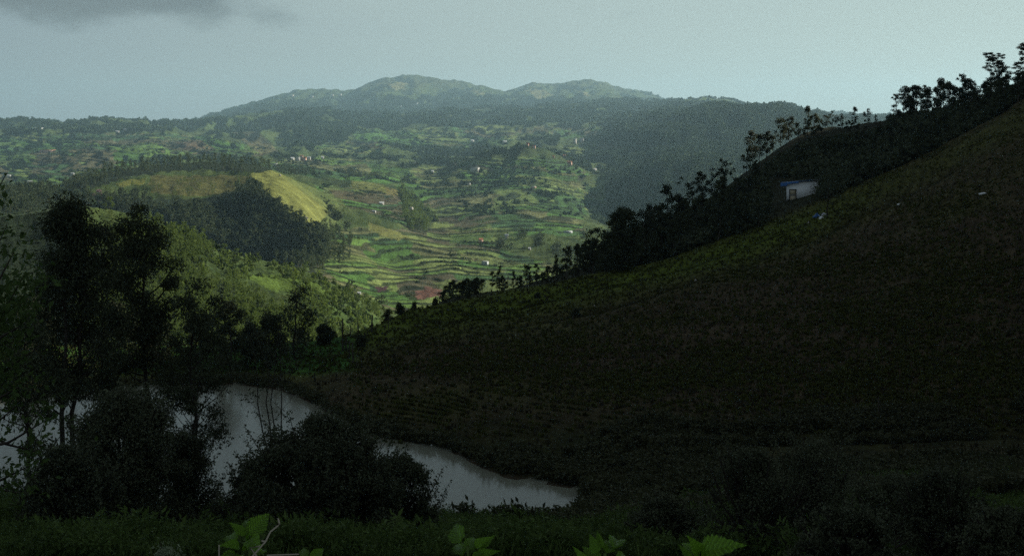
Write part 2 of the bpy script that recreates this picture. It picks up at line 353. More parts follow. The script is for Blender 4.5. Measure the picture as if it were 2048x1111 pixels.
colN = colN * (1 - hill) + hill * (C(.050, .042, .026) * (1 - gr) + C(.052, .056, .022) * gr) * (1 + 0.35 * n2)
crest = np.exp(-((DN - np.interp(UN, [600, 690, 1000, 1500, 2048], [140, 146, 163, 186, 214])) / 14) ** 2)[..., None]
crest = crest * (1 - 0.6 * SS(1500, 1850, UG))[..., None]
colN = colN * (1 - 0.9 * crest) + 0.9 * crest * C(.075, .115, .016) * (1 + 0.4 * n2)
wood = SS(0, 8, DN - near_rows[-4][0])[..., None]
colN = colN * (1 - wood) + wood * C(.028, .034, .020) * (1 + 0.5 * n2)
flat = (SS(-60, 0, UG) * (1 - SS(690, 730, UG)) * SS(127, 131, DN) * (1 - SS(148, 152, DN)))[..., None]
colN = colN * (1 - flat) + flat * C(.040, .105, .022) * (1 + 0.3 * n2)
lf = ((1 - SS(1100, 1250, UG)) * (1 - SS(56, 66, DN)) * SS(8, 20, DN))[..., None]
colN = colN * (1 - lf) + lf * C(.030, .055, .014) * (1 + 0.4 * n2)
mud = (np.exp(-(shore / 1.2) ** 2) * inpond)[..., None]
colN = colN * (1 - mud) + mud * C(.05, .042, .030)
pth = (np.exp(-((DN - 90) / 3.2) ** 2) * SS(1300, 1450, UG))[..., None]
colN = colN * (1 - 0.6 * pth) + 0.6 * pth * C(.075, .066, .045) * (1 + 0.3 * n2)
bare = np.exp(-((UG - 1325) / 32) ** 2 - ((YN - 908) / 15) ** 2)[..., None] * SS(-0.5, 0.3, n2)
colN = colN * (1 - bare) + bare * C(.17, .085, .055)
for fu, fd in (((760, 1500), 12), ((900, 1850), 26)):      # darker worn lines along the hill
    ln = np.exp(-((DN - (np.interp(UN, [690, 1000, 1500, 2048], [150, 170, 196, 230]) - fd) - 1.2 * fbm(XN / 12, 0 * XN, 71)) / 1.0) ** 2)[..., None]
    m = (SS(fu[0], fu[0] + 80, UG) * (1 - SS(fu[1], fu[1] + 200, UG)))[..., None]
    colN = colN * (1 - 0.65 * ln * m); ZN -= 0.25 * (ln * m)[..., 0]
rows_ = 1 + 0.30 * np.sin(2 * np.pi * (XN - 0.35 * DN + 1.2 * fbm(XN / 14, DN / 14, 88, 2)) / 1.5) * hill[..., 0] * (1 - wood[..., 0]) * (0.5 + 0.5 * vnoise(XN / 18, DN / 18, 89))
colN = colN * rows_[..., None]; ZN += 0.05 * (rows_ - 1)
colN = np.clip(colN * C(1.25, 1.12, 1.05), 0.004, 1)
YN = z2y(DN, ZN); VN = np.stack([XN, DN, ZN], -1)
subs = np.cumsum([0] + [r[2] for r in near_rows[1:]])
def sheet(name, V, Cc, r0, r1, mat, label):
    nc = V.shape[1]
    m = mesh_np(name, V[r0:r1 + 1].reshape(-1, 3), grid_faces(0, nc, 0, r1 - r0), mat, True, Cc[r0:r1 + 1].reshape(-1, 3))
    return obj(name, m, kind='structure', label=label)
k_shore = subs[10]; k_ridge = subs[12]
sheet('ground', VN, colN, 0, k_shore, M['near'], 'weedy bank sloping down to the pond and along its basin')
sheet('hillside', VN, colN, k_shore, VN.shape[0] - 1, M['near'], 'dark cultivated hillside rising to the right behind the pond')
def water_mesh():
    u = np.arange(-1200, 1200, 8.0)
    a, b = np.interp(u, UN, Dn) - 1.5, np.interp(u, UN, Df) + 1.5
    keep = u <= 1182; u, a, b = u[keep], a[keep], b[keep]
    t = np.linspace(0, 1, 7)[:, None]; D = a + (b - a) * t
    V = np.stack([D * (u - 1024) / F, D, 0 * D], -1)
    return mesh_np('water', V.reshape(-1, 3), grid_faces(0, len(u), 0, 6))
mw, nt, b = mat_base('pond_water')
b.inputs['Base Color'].default_value = (.205, .205, .155, 1); b.inputs['Roughness'].default_value = 0.14; b.inputs['Specular IOR Level'].default_value = 0.42; b.inputs['IOR'].default_value = 1.33
tcn = nt.nodes.new('ShaderNodeNewGeometry'); nn = noise_node(nt, 2.2, 3, 0.5, tcn.outputs['Position'])
bp = nt.nodes.new('ShaderNodeBump'); bp.inputs['Strength'].default_value = 0.05; bp.inputs['Distance'].default_value = 0.05
nt.links.new(nn.outputs[0], bp.inputs['Height']); nt.links.new(bp.outputs[0], b.inputs['Normal'])
wm = water_mesh(); wm.materials.append(mw); obj('pond_water', wm, kind='structure', label='murky grey-brown pond between the bank and the hillside')

# --- the valley, the rolling hills and the mountains behind
UV = ugrid(2.6, -1800, 3600, 1.07)
def c_(D, *p): return [(u, D, y) for u, y in p]
VR = []   # (pts, smoothing, subdivisions, roughness in px)
def addV(pts, s, sub, amp): VR.append((pts, s, sub, amp))
addV(c_(185, (-9000, 1160), (9000, 1220)), 20, 1, 0)
addV([(-9000, 235, 800), (700, 235, 800), (850, 300, 800), (9000, 300, 800)], 20, 6, 4)
addV([(-1200, 330, 440), (0, 330, 436), (120, 335, 418), (170, 340, 412), (272, 350, 432), (340, 350, 456), (400, 355, 476), (440, 360, 507), (530, 380, 523), (620, 400, 545),
      (680, 420, 576), (720, 440, 602), (760, 455, 628), (800, 470, 648), (900, 480, 690), (1100, 500, 700), (9000, 500, 720)], 10, 90, 5)
addV([(-1200, 400, 480), (0, 410, 468), (272, 430, 470), (340, 450, 495), (400, 470, 515), (440, 480, 538), (530, 500, 550), (620, 510, 562), (680, 520, 583), (720, 530, 600),
      (800, 560, 612), (900, 580, 605), (1100, 600, 605), (9000, 600, 640)], 14, 16, 3)
addV([(-1200, 560, 450), (0, 560, 445), (200, 640, 455), (350, 700, 497), (450, 715, 518), (550, 718, 532), (620, 712, 522), (660, 690, 530), (740, 670, 562), (800, 680, 578), (900, 700, 573),
      (1000, 720, 563), (1100, 740, 553), (1200, 760, 560), (9000, 760, 580)], 12, 40, 4)
addV([(-1200, 720, 400), (0, 720, 408), (150, 730, 428), (250, 745, 424), (350, 762, 416), (450, 765, 411), (510, 762, 398), (545, 760, 404), (580, 757, 420), (610, 753, 440), (632, 750, 462),
      (655, 745, 486), (690, 750, 502), (740, 760, 520), (800, 790, 532), (900, 830, 520), (1000, 860, 512), (1100, 880, 503), (1200, 880, 512), (9000, 880, 560)], 6, 90, 4)
addV([(-1200, 850, 390), (0, 850, 394), (150, 860, 376), (250, 870, 367), (350, 880, 362), (450, 880, 359), (505, 865, 352), (545, 865, 358), (585, 870, 378), (615, 880, 402), (640, 890, 424),
      (662, 900, 442), (700, 920, 444), (760, 960, 446), (820, 990, 462), (870, 1000, 474), (950, 1020, 472), (1050, 1040, 462), (1130, 1050, 462), (1250, 1050, 480), (9000, 1000, 540)], 7, 60, 4)
addV([(-1200, 980, 380), (0, 980, 389), (100, 1000, 384), (150, 1000, 366), (210, 1020, 343), (300, 1040, 329), (400, 1050, 323), (500, 1050, 326), (540, 1040, 337), (580, 1040, 352),
      (620, 1050, 372), (650, 1060, 388), (680, 1060, 396), (720, 1080, 400), (760, 1100, 408), (808, 1120, 420), (826, 1128, 436), (850, 1130, 452), (900, 1150, 447), (1000, 1180, 437), (1080, 1200, 428),
      (1140, 1220, 430), (1200, 1220, 450), (1300, 1200, 480), (9000, 1150, 520)], 5, 45, 2.5)
addV([(-1200, 1150, 400), (0, 1150, 395), (150, 1200, 380), (300, 1250, 350), (500, 1250, 345), (560, 1250, 354), (620, 1250, 372), (680, 1250, 377), (760, 1260, 377), (796, 1270, 386),
      (820, 1280, 408), (870, 1300, 430), (950, 1350, 413), (1050, 1380, 401), (1110, 1400, 402), (1160, 1400, 425), (1220, 1400, 455), (1300, 1350, 457), (1500, 1300, 462), (9000, 1300, 480)], 6, 36, 4)
addV([(-1200, 1500, 380), (0, 1500, 378), (100, 1500, 366), (200, 1520, 350), (300, 1550, 340), (400, 1550, 335), (500, 1500, 338), (600, 1500, 346), (700, 1500, 358), (790, 1500, 366),
      (850, 1520, 382), (900, 1550, 386), (980, 1600, 376), (1050, 1600, 366), (1110, 1600, 373), (1150, 1600, 396), (1200, 1600, 424), (1280, 1500, 402), (1350, 1450, 382), (1450, 1400, 377), (9000, 1400, 380)], 10, 36, 4)
addV([(-1200, 1900, 345), (0, 1900, 350), (100, 1900, 338), (200, 1900, 330), (300, 1900, 322), (400, 1900, 318), (500, 1900, 325), (600, 1900, 328), (700, 1900, 335), (800, 1900, 340),
      (880, 1900, 344), (920, 1850, 328), (1000, 1850, 299), (1050, 1850, 290), (1100, 1850, 300), (1140, 1830, 325), (1180, 1800, 357), (1240, 1750, 366), (1280, 1700, 350), (1330, 1650, 338),
      (1400, 1600, 327), (1500, 1600, 335), (9000, 1600, 340)], 10, 48, 4)
addV([(-1200, 2400, 310), (0, 2400, 315), (200, 2400, 300), (400, 2400, 300), (550, 2400, 310), (700, 2400, 315), (850, 2400, 318), (950, 2300, 322), (1050, 2200, 308), (1100, 2200, 312),
      (1150, 2200, 322), (1200, 2200, 328), (1280, 2100, 312), (1350, 2000, 302), (1450, 1950, 296), (1600, 1900, 300), (9000, 1900, 320)], 12, 40, 5)
addV([(-1200, 3000, 285), (0, 3000, 290), (150, 3000, 278), (300, 3000, 275), (400, 3000, 285), (520, 2900, 290), (600, 2900, 300), (700, 2900, 300), (800, 2900, 295), (900, 2900, 290),
      (1000, 2800, 285), (1100, 2700, 286), (1180, 2600, 290), (1250, 2500, 270), (1350, 2400, 246), (1450, 2300, 226), (1500, 2300, 213), (1540, 2300, 216), (1600, 2300, 236), (1660, 2300, 256),
      (1750, 2200, 280), (9000, 2200, 300)], 9, 46, 5)
addV([(-1200, 3600, 262), (0, 3500, 263), (100, 3500, 258), (250, 3600, 255), (350, 3600, 262), (450, 3600, 262), (550, 3600, 264), (650, 3600, 256), (750, 3600, 264), (850, 3600, 255),
      (950, 3600, 258), (1050, 3600, 250), (1150, 3500, 246), (1250, 3400, 238), (1320, 3300, 233), (1400, 3300, 228), (1500, 3300, 240), (9000, 3300, 280)], 12, 34, 5)
addV([(-1200, 4200, 240), (0, 4200, 246), (40, 4200, 243), (85, 4200, 252), (130, 4200, 248), (175, 4200, 246), (230, 4200, 242), (300, 4200, 246), (360, 4300, 247), (430, 4400, 243), (500, 4500, 229),
      (600, 4500, 222), (700, 4500, 228), (800, 4500, 232), (900, 4500, 222), (1000, 4500, 225), (1100, 4500, 212), (1200, 4400, 208), (1300, 4200, 207), (1330, 4100, 205), (1400, 4000, 196),
      (1450, 4000, 199), (1480, 4000, 209), (1520, 4000, 225), (1600, 4000, 250), (9000, 4000, 290)], 6, 26, 3.5)
addV([(-1200, 5200, 275), (360, 5200, 265), (430, 5500, 252), (500, 5500, 242), (600, 5500, 233), (700, 5500, 238), (800, 5500, 238), (900, 5500, 232), (1000, 5500, 228), (1100, 5500, 218), (1200, 5400, 214),
      (1300, 5200, 214), (1400, 5000, 216), (1500, 5000, 250), (9000, 5000, 300)], 12, 12, 3)
addV([(-1200, 6200, 290), (360, 6200, 265), (430, 6400, 247), (500, 6400, 229), (580, 6400, 212), (640, 6400, 214), (700, 6400, 212), (760, 6400, 192), (830, 6400, 190), (900, 6400, 204), (950, 6400, 196),
      (1005, 6400, 208), (1050, 6400, 190), (1110, 6400, 196), (1170, 6400, 186), (1250, 6300, 202), (1330, 6200, 216), (1420, 6200, 235), (9000, 6200, 300)], 8, 30, 5)
addV([(-1200, 7500, 300), (300, 7500, 280), (390, 7500, 250), (440, 7500, 238), (470, 7500, 225), (520, 7500, 205), (580, 7500, 185), (640, 7500, 182), (700, 7500, 186), (730, 7500, 171),
      (760, 7500, 158), (800, 7500, 154), (860, 7500, 156), (900, 7500, 163), (950, 7500, 172), (1005, 7500, 187), (1040, 7500, 177), (1070, 7500, 168), (1110, 7500, 175), (1130, 7500, 172),
      (1170, 7500, 163), (1200, 7500, 170), (1250, 7500, 182), (1290, 7500, 190), (1330, 7500, 206), (1400, 7500, 225), (1500, 7500, 250), (1700, 7500, 270), (9000, 7500, 300)], 5, 34, 1.6)
addV(c_(10000, (-9000, 300), (9000, 300)), 30, 6, 0)
addV(c_(24000, (-9000, 274), (9000, 274)), 30, 6, 0)
vrows, vamp = [], []
for pts, s, sub, amp in VR:
    D, Y = row(pts, UV); D = smooth_u(UV, D, max(s, 8)); Y = smooth_u(UV, Y, s)
    vrows.append((D, y2z(D, Y), sub)); vamp.append((amp, sub))
DV, ZV = grid_rows(vrows, UV)
AMP = [np.array([vamp[0][0]])]
for i in range(1, len(vamp)):
    t = np.arange(1, vamp[i][1] + 1) / vamp[i][1]
    AMP.append(vamp[i - 1][0] * (1 - t) + vamp[i][0] * t + 5.5 * np.sin(np.pi * t) * (1 if i > 1 else 0))
AMP = np.concatenate(AMP)[:, None]
UG = np.broadcast_to(UV, DV.shape); XV = DV * (UG - 1024) / F
LD = np.log(DV)
kpx = DV / F
ridged = 1 - 2 * np.abs(fbm(UG / 62 + 3, LD * 8, 21, 4))
far = SS(1300, 2600, DV)
ZV = ZV + kpx * AMP * (1.15 * fbm(UG / 75, LD * 9, 11, 5) + (0.35 + .75 * far) * ridged) + kpx * np.minimum(AMP, 3) * .5 * fbm(UG / 13, LD * 60, 12, 3) + kpx * SS(1150, 1260, UG) * SS(1250, 1450, DV) * (1 - SS(3000, 3600, DV)) * np.minimum(AMP, 4) * 2.6 * (1 - 2 * np.abs(fbm((UG + 60 * LD) / 62, LD * 6, 15, 3))) + kpx * SS(5000, 6000, DV) * 5.0 * (1 - 2 * np.abs(fbm(UG / 34, LD * 22, 13, 4))) * (AMP > 0)
YV0 = z2y(DV, ZV)
WN = fbm(UG / 40, LD * 14, 77, 4); WN2 = fbm(UG / 14, LD * 40, 78, 3)
PU, PY = UG + 7 * WN2, YV0 + 4 * WN2                         # ragged plot edges
def blob(*L):
    m = np.zeros(UG.shape)
    for u, y, ru, ry in L: m = np.maximum(m, SS(1.25, 0.8, np.sqrt(((PU - u) / ru) ** 2 + ((PY - y) / ry) ** 2)) * 1.0 if False else np.clip(2.2 - 1.6 * np.sqrt(((PU - u) / ru) ** 2 + ((PY - y) / ry) ** 2), 0, 1))
    return m
# where the terraces are
band = lambda a, b: (SS(a * 0.97, a * 1.03, DV) * (1 - SS(b * 0.97, b * 1.03, DV)))
TER = np.maximum.reduce([
    blob((740, 500, 110, 40), (700, 550, 80, 30), (830, 555, 110, 35), (900, 520, 120, 30), (980, 540, 120, 28), (800, 600, 90, 22), (870, 480, 110, 24)) * band(500, 1060),
    blob((730, 400, 90, 26), (780, 430, 70, 18), (690, 380, 60, 16)) * band(980, 1300) * 0.6,
    blob((1000, 400, 170, 66), (900, 390, 100, 36), (1080, 400, 80, 60), (940, 460, 150, 30), (1100, 460, 60, 30), (1040, 345, 120, 30)) * band(1000, 1860),
    blob((640, 335, 110, 18), (760, 350, 120, 14), (900, 345, 80, 12), (640, 350, 60, 12)) * band(1400, 2600),
    blob((100, 320, 160, 42), (260, 290, 180, 22), (60, 290, 100, 20), (880, 270, 150, 22), (450, 300, 90, 14), (700, 295, 60, 10), (1190, 300, 60, 12), (1120, 265, 80, 10)) * band(1300, 3500)])
TER = np.clip(TER + 0.25 * WN, 0, 1)
spc = np.where(DV < 620, 11.0, np.where(DV < 1060, 9.5, np.where(DV < 1650, 8.5, 6.5))) * (1 + .18 * vnoise(UG / 260, LD * 5, 92))
spc = np.where(DV < 620, 11.0, np.where(DV < 1060, 9.5, np.where(DV < 1650, 8.5, 6.5)))
tz = (-YV0 + 20 * fbm(UG / 150, LD * 9, 91, 3) + 0.05 * (UG - 900) - 10 * np.cos((UG - 1040) / 90) * band(1000, 1900)) / spc; tf = tz - np.floor(tz)
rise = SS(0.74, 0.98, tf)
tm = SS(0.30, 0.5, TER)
gz = np.gradient(ZV, axis=0) / (np.gradient(-YV0, axis=0) + 1e-3)      # climb per pixel of terrace
gz = np.where(np.gradient(-YV0, axis=0) > .15, gz, 0) * spc
amp_t = np.clip(gz, 0.14 * spc * kpx, 0.75 * spc * kpx)
for _ in range(3): amp_t = (amp_t + np.roll(amp_t, 1, 1) + np.roll(amp_t, -1, 1)) / 3
ZV = ZV + (0.12 * tf + 0.88 * rise - tf) * amp_t * tm
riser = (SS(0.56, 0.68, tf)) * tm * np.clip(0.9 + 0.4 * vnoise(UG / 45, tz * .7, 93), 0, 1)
# plot colours
lvl = np.floor(tz)
cell = np.floor((UG / 85 + 0.25 * vnoise(UG / 30, LD * 30, 94) + 3 * hsh(np.floor(lvl / 3), lvl * 0, 5)))
hc = hsh(cell, np.floor(lvl / 2) + 0 * cell, 8); hv = hsh(cell * 3 + np.floor(UG / 31), lvl, 9)
PAL = 1.1 * np.array([[.055, .115, .026], [.085, .150, .035], [.045, .095, .030], [.105, .150, .045], [.085, .082, .045], [.105, .115, .050], [.040, .085, .035], [.075, .072, .042], [.13, .17, .055], [.06, .13, .03]])
fieldc = PAL[(hc * 9.99).astype(int)] * (0.85 + 0.6 * hv[..., None])
scrub = C(.062, .092, .030) * (1 + 0.55 * WN[..., None]) + C(.03, .03, .008) * WN2[..., None]
colV = scrub
forest = C(.022, .034, .018)
grassy = C(.125, .125, .045)
# forest cover: painted regions near, noise-driven far
FOR = np.maximum.reduce([
    inpoly(PU, PY, [(290, 398), (380, 400), (470, 380), (495, 366), (520, 384), (552, 412), (585, 440), (618, 462), (660, 486), (655, 505), (620, 530), (560, 545), (440, 530), (330, 500), (200, 460), (180, 410)]) * band(600, 870),
    inpoly(PU, PY, [(-1200, 380), (100, 385), (250, 430), (330, 470), (330, 500), (200, 520), (-1200, 520)]) * band(390, 900) * 0.8,
    inpoly(PU, PY, [(110, 400), (130, 372), (210, 335), (300, 322), (420, 316), (520, 322), (560, 338), (520, 345), (400, 340), (300, 345), (230, 362), (160, 392)]) * band(850, 1300),
    inpoly(PU, PY, [(200, 500), (280, 420), (345, 448), (395, 472), (425, 505), (400, 550), (380, 640), (100, 700), (-1200, 700), (-1200, 420), (150, 405)]) * band(200, 400),
    inpoly(PU, PY, [(380, 540), (470, 570), (560, 625), (640, 660), (640, 720), (300, 760)]) * band(200, 440) * 0.8,
    inpoly(PU, PY, [(800, 560), (860, 565), (870, 540), (780, 530)]) * 0.0])
cliff = inpoly(PU, PY, [(800, 375), (830, 395), (850, 420), (870, 440), (850, 470), (820, 462), (806, 425)]) * band(1000, 1400)
v5 = SS(1120, 1290, PU + (PY - 400) * 0.5 + 50 * WN) * band(1150, 3400)
fn = fbm(UG / 48 + 9, LD * 15, 133, 5)
farf = SS(-0.02, 0.16, fn + 0.16 * SS(300, 250, PY) - 0.85 * SS(.1, .5, TER) + 0.6 * v5) * SS(1200, 1500, DV)
farf = farf * (1 - blob((900, 350, 260, 34), (1020, 400, 140, 60), (700, 345, 150, 16)) * band(1200, 1900) * .9)
farf = farf * (1 - blob((0, 0, 1, 1), (1050, 310, 62, 16), (1010, 330, 60, 16), (920, 330, 70, 12), (1100, 330, 40, 30)) * band(1500, 1950) * 0.8)
knoll_face = blob((1040, 345, 120, 22)) * band(1500, 1850) * 0.7
mtn = SS(5300, 5800, DV)
farf = np.where(mtn > 0.5, SS(-0.05, 0.25, fn + (YV0 - 196) / 34), farf)
farf = np.maximum(farf, SS(0.9, 1, band(4000, 4700)) * SS(900, 1330, UG) * 0.6)
FOR = np.clip(np.maximum.reduce([FOR, farf, cliff * 0.55, knoll_face * 0.0]), 0, 1)
# isolated belts of trees between the near terraces
belts = SS(0.42, 0.5, fbm(UG / 30, LD * 40, 160, 3)) * SS(450, 520, DV) * (1 - SS(1250, 1500, DV)) * (UG > 560)
belts = np.maximum(belts * (1 - 0.6 * tm), blob((740, 345, 60, 9), (850, 348, 50, 8), (590, 345, 40, 8)) * band(1300, 1700))
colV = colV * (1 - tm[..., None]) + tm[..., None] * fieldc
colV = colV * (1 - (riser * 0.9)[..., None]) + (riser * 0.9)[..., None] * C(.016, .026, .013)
F3 = FOR[..., None]
colV = colV * (1 - F3) + F3 * forest * (1 + 0.3 * WN2[..., None])
def paint(P, c, b=None, k=1.0, nz=0.25):
    global colV
    m = inpoly(PU, PY, P).astype(float) * k
    if b: m = m * band(*b)
    colV = colV * (1 - m[..., None]) + m[..., None] * C(*c) * (1 + nz * WN2[..., None])
YEL = [(494, 352), (515, 344), (545, 341), (585, 358), (612, 378), (640, 396), (655, 412), (648, 436), (640, 452), (628, 462), (600, 446), (568, 420), (532, 392), (505, 372)]
paint(YEL, (.185, .20, .055), (640, 1150), .85, 0.5)
paint([(560, 350), (620, 372), (690, 400), (680, 440), (655, 470), (640, 455), (655, 420)], (.11, .14, .045), (640, 1150), .7, .5)
paint([(300, 350), (360, 352), (440, 350), (500, 352), (470, 382), (380, 394), (300, 385)], (.105, .100, .035), (700, 1100), .8)
paint([(228, 365), (290, 355), (290, 368), (240, 374)], (.16, .17, .04), (700, 1100))
paint([(830, 582), (852, 573), (888, 580), (880, 590), (852, 598), (832, 597)], (.16, .085, .065), (500, 800))
paint([(748, 572), (775, 570), (772, 580), (752, 582)], (.055, .032, .035), (500, 800))
paint([(765, 372), (808, 380), (806, 392), (770, 386)], (.15, .14, .05), (1050, 1400))
paint([(700, 360), (765, 368), (775, 384), (700, 376)], (.13, .15, .045), (1050, 1600))
paint([(660, 380), (720, 384), (806, 396), (790, 408), (720, 402), (670, 394)], (.095, .080, .050), (950, 1400), .8)
paint([(740, 445), (790, 460), (830, 478), (780, 476), (738, 458)], (.15, .16, .05), (850, 1100), .8)
paint([(860, 560), (960, 562), (1080, 555), (1100, 575), (900, 590)], (.12, .16, .05), (500, 800), .7)
paint([(340, 455), (440, 505), (540, 545), (640, 560), (760, 640), (700, 680), (600, 600), (450, 560)], (.050, .080, .026), (200, 470), .85, .7)
paint([(490, 552), (560, 545), (620, 560), (680, 585), (640, 590), (540, 580)], (.09, .145, .028), (330, 500), .8, .6)
paint([(610, 575), (700, 600), (765, 640), (740, 665), (650, 640)], (.055, .095, .026), (200, 470), .7, .8)
paint([(920, 505), (1000, 515), (1060, 528), (1000, 532), (925, 520)], (.14, .165, .06), (700, 1000), .7)
paint([(905, 470), (985, 468), (980, 485), (900, 488)], (.055, .105, .028), (950, 1100), .7)
paint([(785, 232), (830, 226), (905, 230), (850, 238)], (.10, .115, .055), (3400, 4600), .6)
paint([(460, 262), (510, 258), (560, 305), (520, 308)], (.12, .10, .055), (1900, 3500), .7)
paint([(350, 282), (400, 278), (430, 296), (370, 298)], (.12, .08, .05), (1900, 3500), .7)
hi = SS(190, 160, PY + 12 * WN) * mtn * .85                                                 # grass on the mountain tops
colV = colV * (1 - (hi * 0.8)[..., None]) + (hi * 0.8)[..., None] * C(.085, .090, .045) * (1 + .3 * WN[..., None])
for P in ([(775, 168), (815, 162), (812, 178), (790, 182)], [(1050, 182), (1085, 178), (1105, 190), (1080, 196)], [(1150, 178), (1185, 190), (1170, 194)], [(930, 178), (985, 186), (960, 190)], [(1060, 190), (1130, 200), (1090, 204)]):
    paint(P, (.20, .19, .09), (5600, 7600), .8)
colV = np.clip(colV, 0.006, 1)
# canopy relief on far woods
ZV = ZV + FOR * kpx * SS(1200, 1500, DV) * 1.2 * np.abs(fbm(UG / 5.0, LD * 150, 200, 2))
VV = np.stack([XV, DV, ZV], -1); YV = z2y(DV, ZV)
vs = np.cumsum([0] + [r[2] for r in vrows[1:]])
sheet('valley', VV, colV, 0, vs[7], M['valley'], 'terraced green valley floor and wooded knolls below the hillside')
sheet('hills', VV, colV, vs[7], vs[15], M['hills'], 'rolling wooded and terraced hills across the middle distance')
sheet('mountains', VV, colV, vs[15], len(ZV) - 1, M['mount'], 'blue hazy mountain range on the skyline')

# ------------------------------------------------------------------ looking up where a sight line meets the ground
cmN = np.minimum.accumulate(YN, 0)
ridgeN = cmN[-1]
cmV = np.minimum.accumulate(YV, 0)
capV = np.interp(UV, UN, ridgeN)
def hit(u, y, dmin=0, dmax=1e9):
    """first ground point along the sight line; returns Vector(x, y, z)"""
    for U, D, Y in ((UN, DN, YN), (UV, DV, YV)):
        c = np.clip(np.searchsorted(U, u), 1, len(U) - 1); t = (u - U[c - 1]) / (U[c] - U[c - 1])
        d = D[:, c - 1] * (1 - t) + D[:, c] * t; yy = Y[:, c - 1] * (1 - t) + Y[:, c] * t
        k = np.where((yy[1:] <= y) & (yy[:-1] > y) & (d[1:] >= dmin) & (d[1:] <= dmax))[0]
        if len(k):
            k = k[0]; s = (yy[k] - y) / (yy[k] - yy[k + 1] + 1e-9); dd = d[k] + (d[k + 1] - d[k]) * s
            return Vector((dd * (u - 1024) / F, dd, y2z(dd, y)))
    return None
def ground_z(x, y, far=None):
    """height of the ground under a world point"""
    u = 1024 + x / y * F
    U, D, Z = (UV, DV, ZV) if (far if far is not None else y > 420) else (UN, DN, ZN)
    c = np.clip(np.searchsorted(U, u), 1, len(U) - 1); t = (u - U[c - 1]) / (U[c] - U[c - 1])
    d = D[:, c - 1] * (1 - t) + D[:, c] * t; z = Z[:, c - 1] * (1 - t) + Z[:, c] * t
    return float(np.interp(y, d, z))
def at(u, D, far=None):
    x = D * (u - 1024) / F
    return Vector((x, D, ground_z(x, D, far)))

# ------------------------------------------------------------------ plants
def leaves(P, size, rng, droop=0.0, wid=0.45, flat=0.0):
    """one rhombus per point"""
    n = len(P); a = rng.normal(size=(n, 3)); a[:, 2] -= droop; a[:, 2] *= (1 - flat)
    a /= np.linalg.norm(a, axis=1)[:, None] + 1e-9
    b = np.cross(a, rng.normal(size=(n, 3))); b /= np.linalg.norm(b, axis=1)[:, None] + 1e-9
    s = size * rng.uniform(0.6, 1.35, (n, 1)); a = a * s; b = b * s * wid
    V = np.stack([P, P + a * .5 + b * .5, P + a, P + a * .5 - b * .5], 1).reshape(-1, 3)
    return V, np.arange(4 * n).reshape(n, 4)
def tree_parts(seed, Ht, tr, cb, cw, prof, nc, nl, ls, cr=0.12, droop=0.6, wid=0.4, k=5, limbs=True, lean=0.0, lobes=0.35, twigs=0, bark='bark', leaf='dark_leaf', trunks=1, squash=0.75, nm='tree'):
    """trunk mesh and crown mesh; prof(h) is the crown radius (0..1) at crown height h (0..1)"""
    g = np.random.default_rng(seed)
    tb, cm = MB(), MB()
    tips = []
    for q in range(trunks):
        n = 9; t = np.linspace(0, 1, n)
        ang = g.uniform(0, 6.28); ln = lean + (0.06 if trunks > 1 else 0) * q
        wob = np.cumsum(g.normal(0, 0.012, (n, 2)), 0) * Ht
        base = np.array([0.25 * q, 0, 0]) * (tr * 6)
        P = np.stack([wob[:, 0] + ln * Ht * t ** 1.3 * math.cos(ang if not lean else 0), wob[:, 1] + ln * Ht * t ** 1.3 * math.sin(ang), t * Ht * 0.95 - 0.02 * Ht], 1) + base
        tb.tube(P, tr * (1 - 0.82 * t) + 0.002, k + 1); tips.append((t, P))
    cs = []
    for i in range(nc):
        h = g.uniform(0, 1) ** 0.85; z = (cb + (1 - cb) * h) * Ht
        th = g.uniform(0, 6.28); lob = 1 + lobes * math.sin(th * 3 + seed) * math.cos(h * 9 + seed)
        r = cw * prof(h) * math.sqrt(g.uniform(0.15, 1)) * lob * Ht
        t, P = tips[i % trunks]
        c0 = np.array([np.interp(z / (0.95 * Ht), t, P[:, 0]), np.interp(z / (0.95 * Ht), t, P[:, 1]), 0])
        c = c0 + np.array([r * math.cos(th), r * math.sin(th), z])
        cs.append(c)
        if limbs:
            z0 = max(cb * 0.6 * Ht, z - r * g.uniform(0.5, 1.3)); s = np.array([np.interp(z0 / (0.95 * Ht), t, P[:, 0]), np.interp(z0 / (0.95 * Ht), t, P[:, 1]), z0])
            mid = s * .5 + c * .5 + np.array([0, 0, -0.08 * r]) + g.normal(0, 0.03 * r + 1e-6, 3)
            tb.tube([s, mid, c], [tr * .28, tr * .18, tr * .05], 3 if Ht < 12 else 4)
            for _ in range(twigs):
                e_ = c + g.normal(0, cr * Ht * 0.9, 3); tb.tube([mid * .3 + c * .7, e_ * .5 + c * .5 + [0, 0, .02], e_], [tr * .07, tr * .05, tr * .02], 3)
    cs = np.array(cs); idx = g.integers(0, nc, nl); rr = cr * Ht * g.uniform(0.6, 1.25, (nc, 1))
    off = g.normal(size=(nl, 3)); off /= np.linalg.norm(off, axis=1)[:, None]; off *= g.uniform(0, 1, (nl, 1)) ** 0.45; off[:, 2] *= squash
    Pp = cs[idx] + off * rr[idx]
    V, Fc = leaves(Pp, ls, g, droop, wid); cm.add(V, Fc)
    return tb.mesh(nm + '_trunk', M[bark], True), cm.mesh(nm + '_crown', M[leaf])
round_p = lambda h: math.sqrt(max(0.02, 1 - (2 * h - 0.9) ** 2 * 0.95))
cone_p = lambda h: (1 - h) ** 0.8 * 0.95 + 0.08
euca_p = lambda h: 0.45 + 0.55 * math.sin(math.pi * min(1, h * 1.02)) if h < .95 else .3
flat_p = lambda h: 0.35 + 0.75 * h if h < .8 else .8
slim_p = lambda h: 0.55 + .35 * math.sin(math.pi * h)
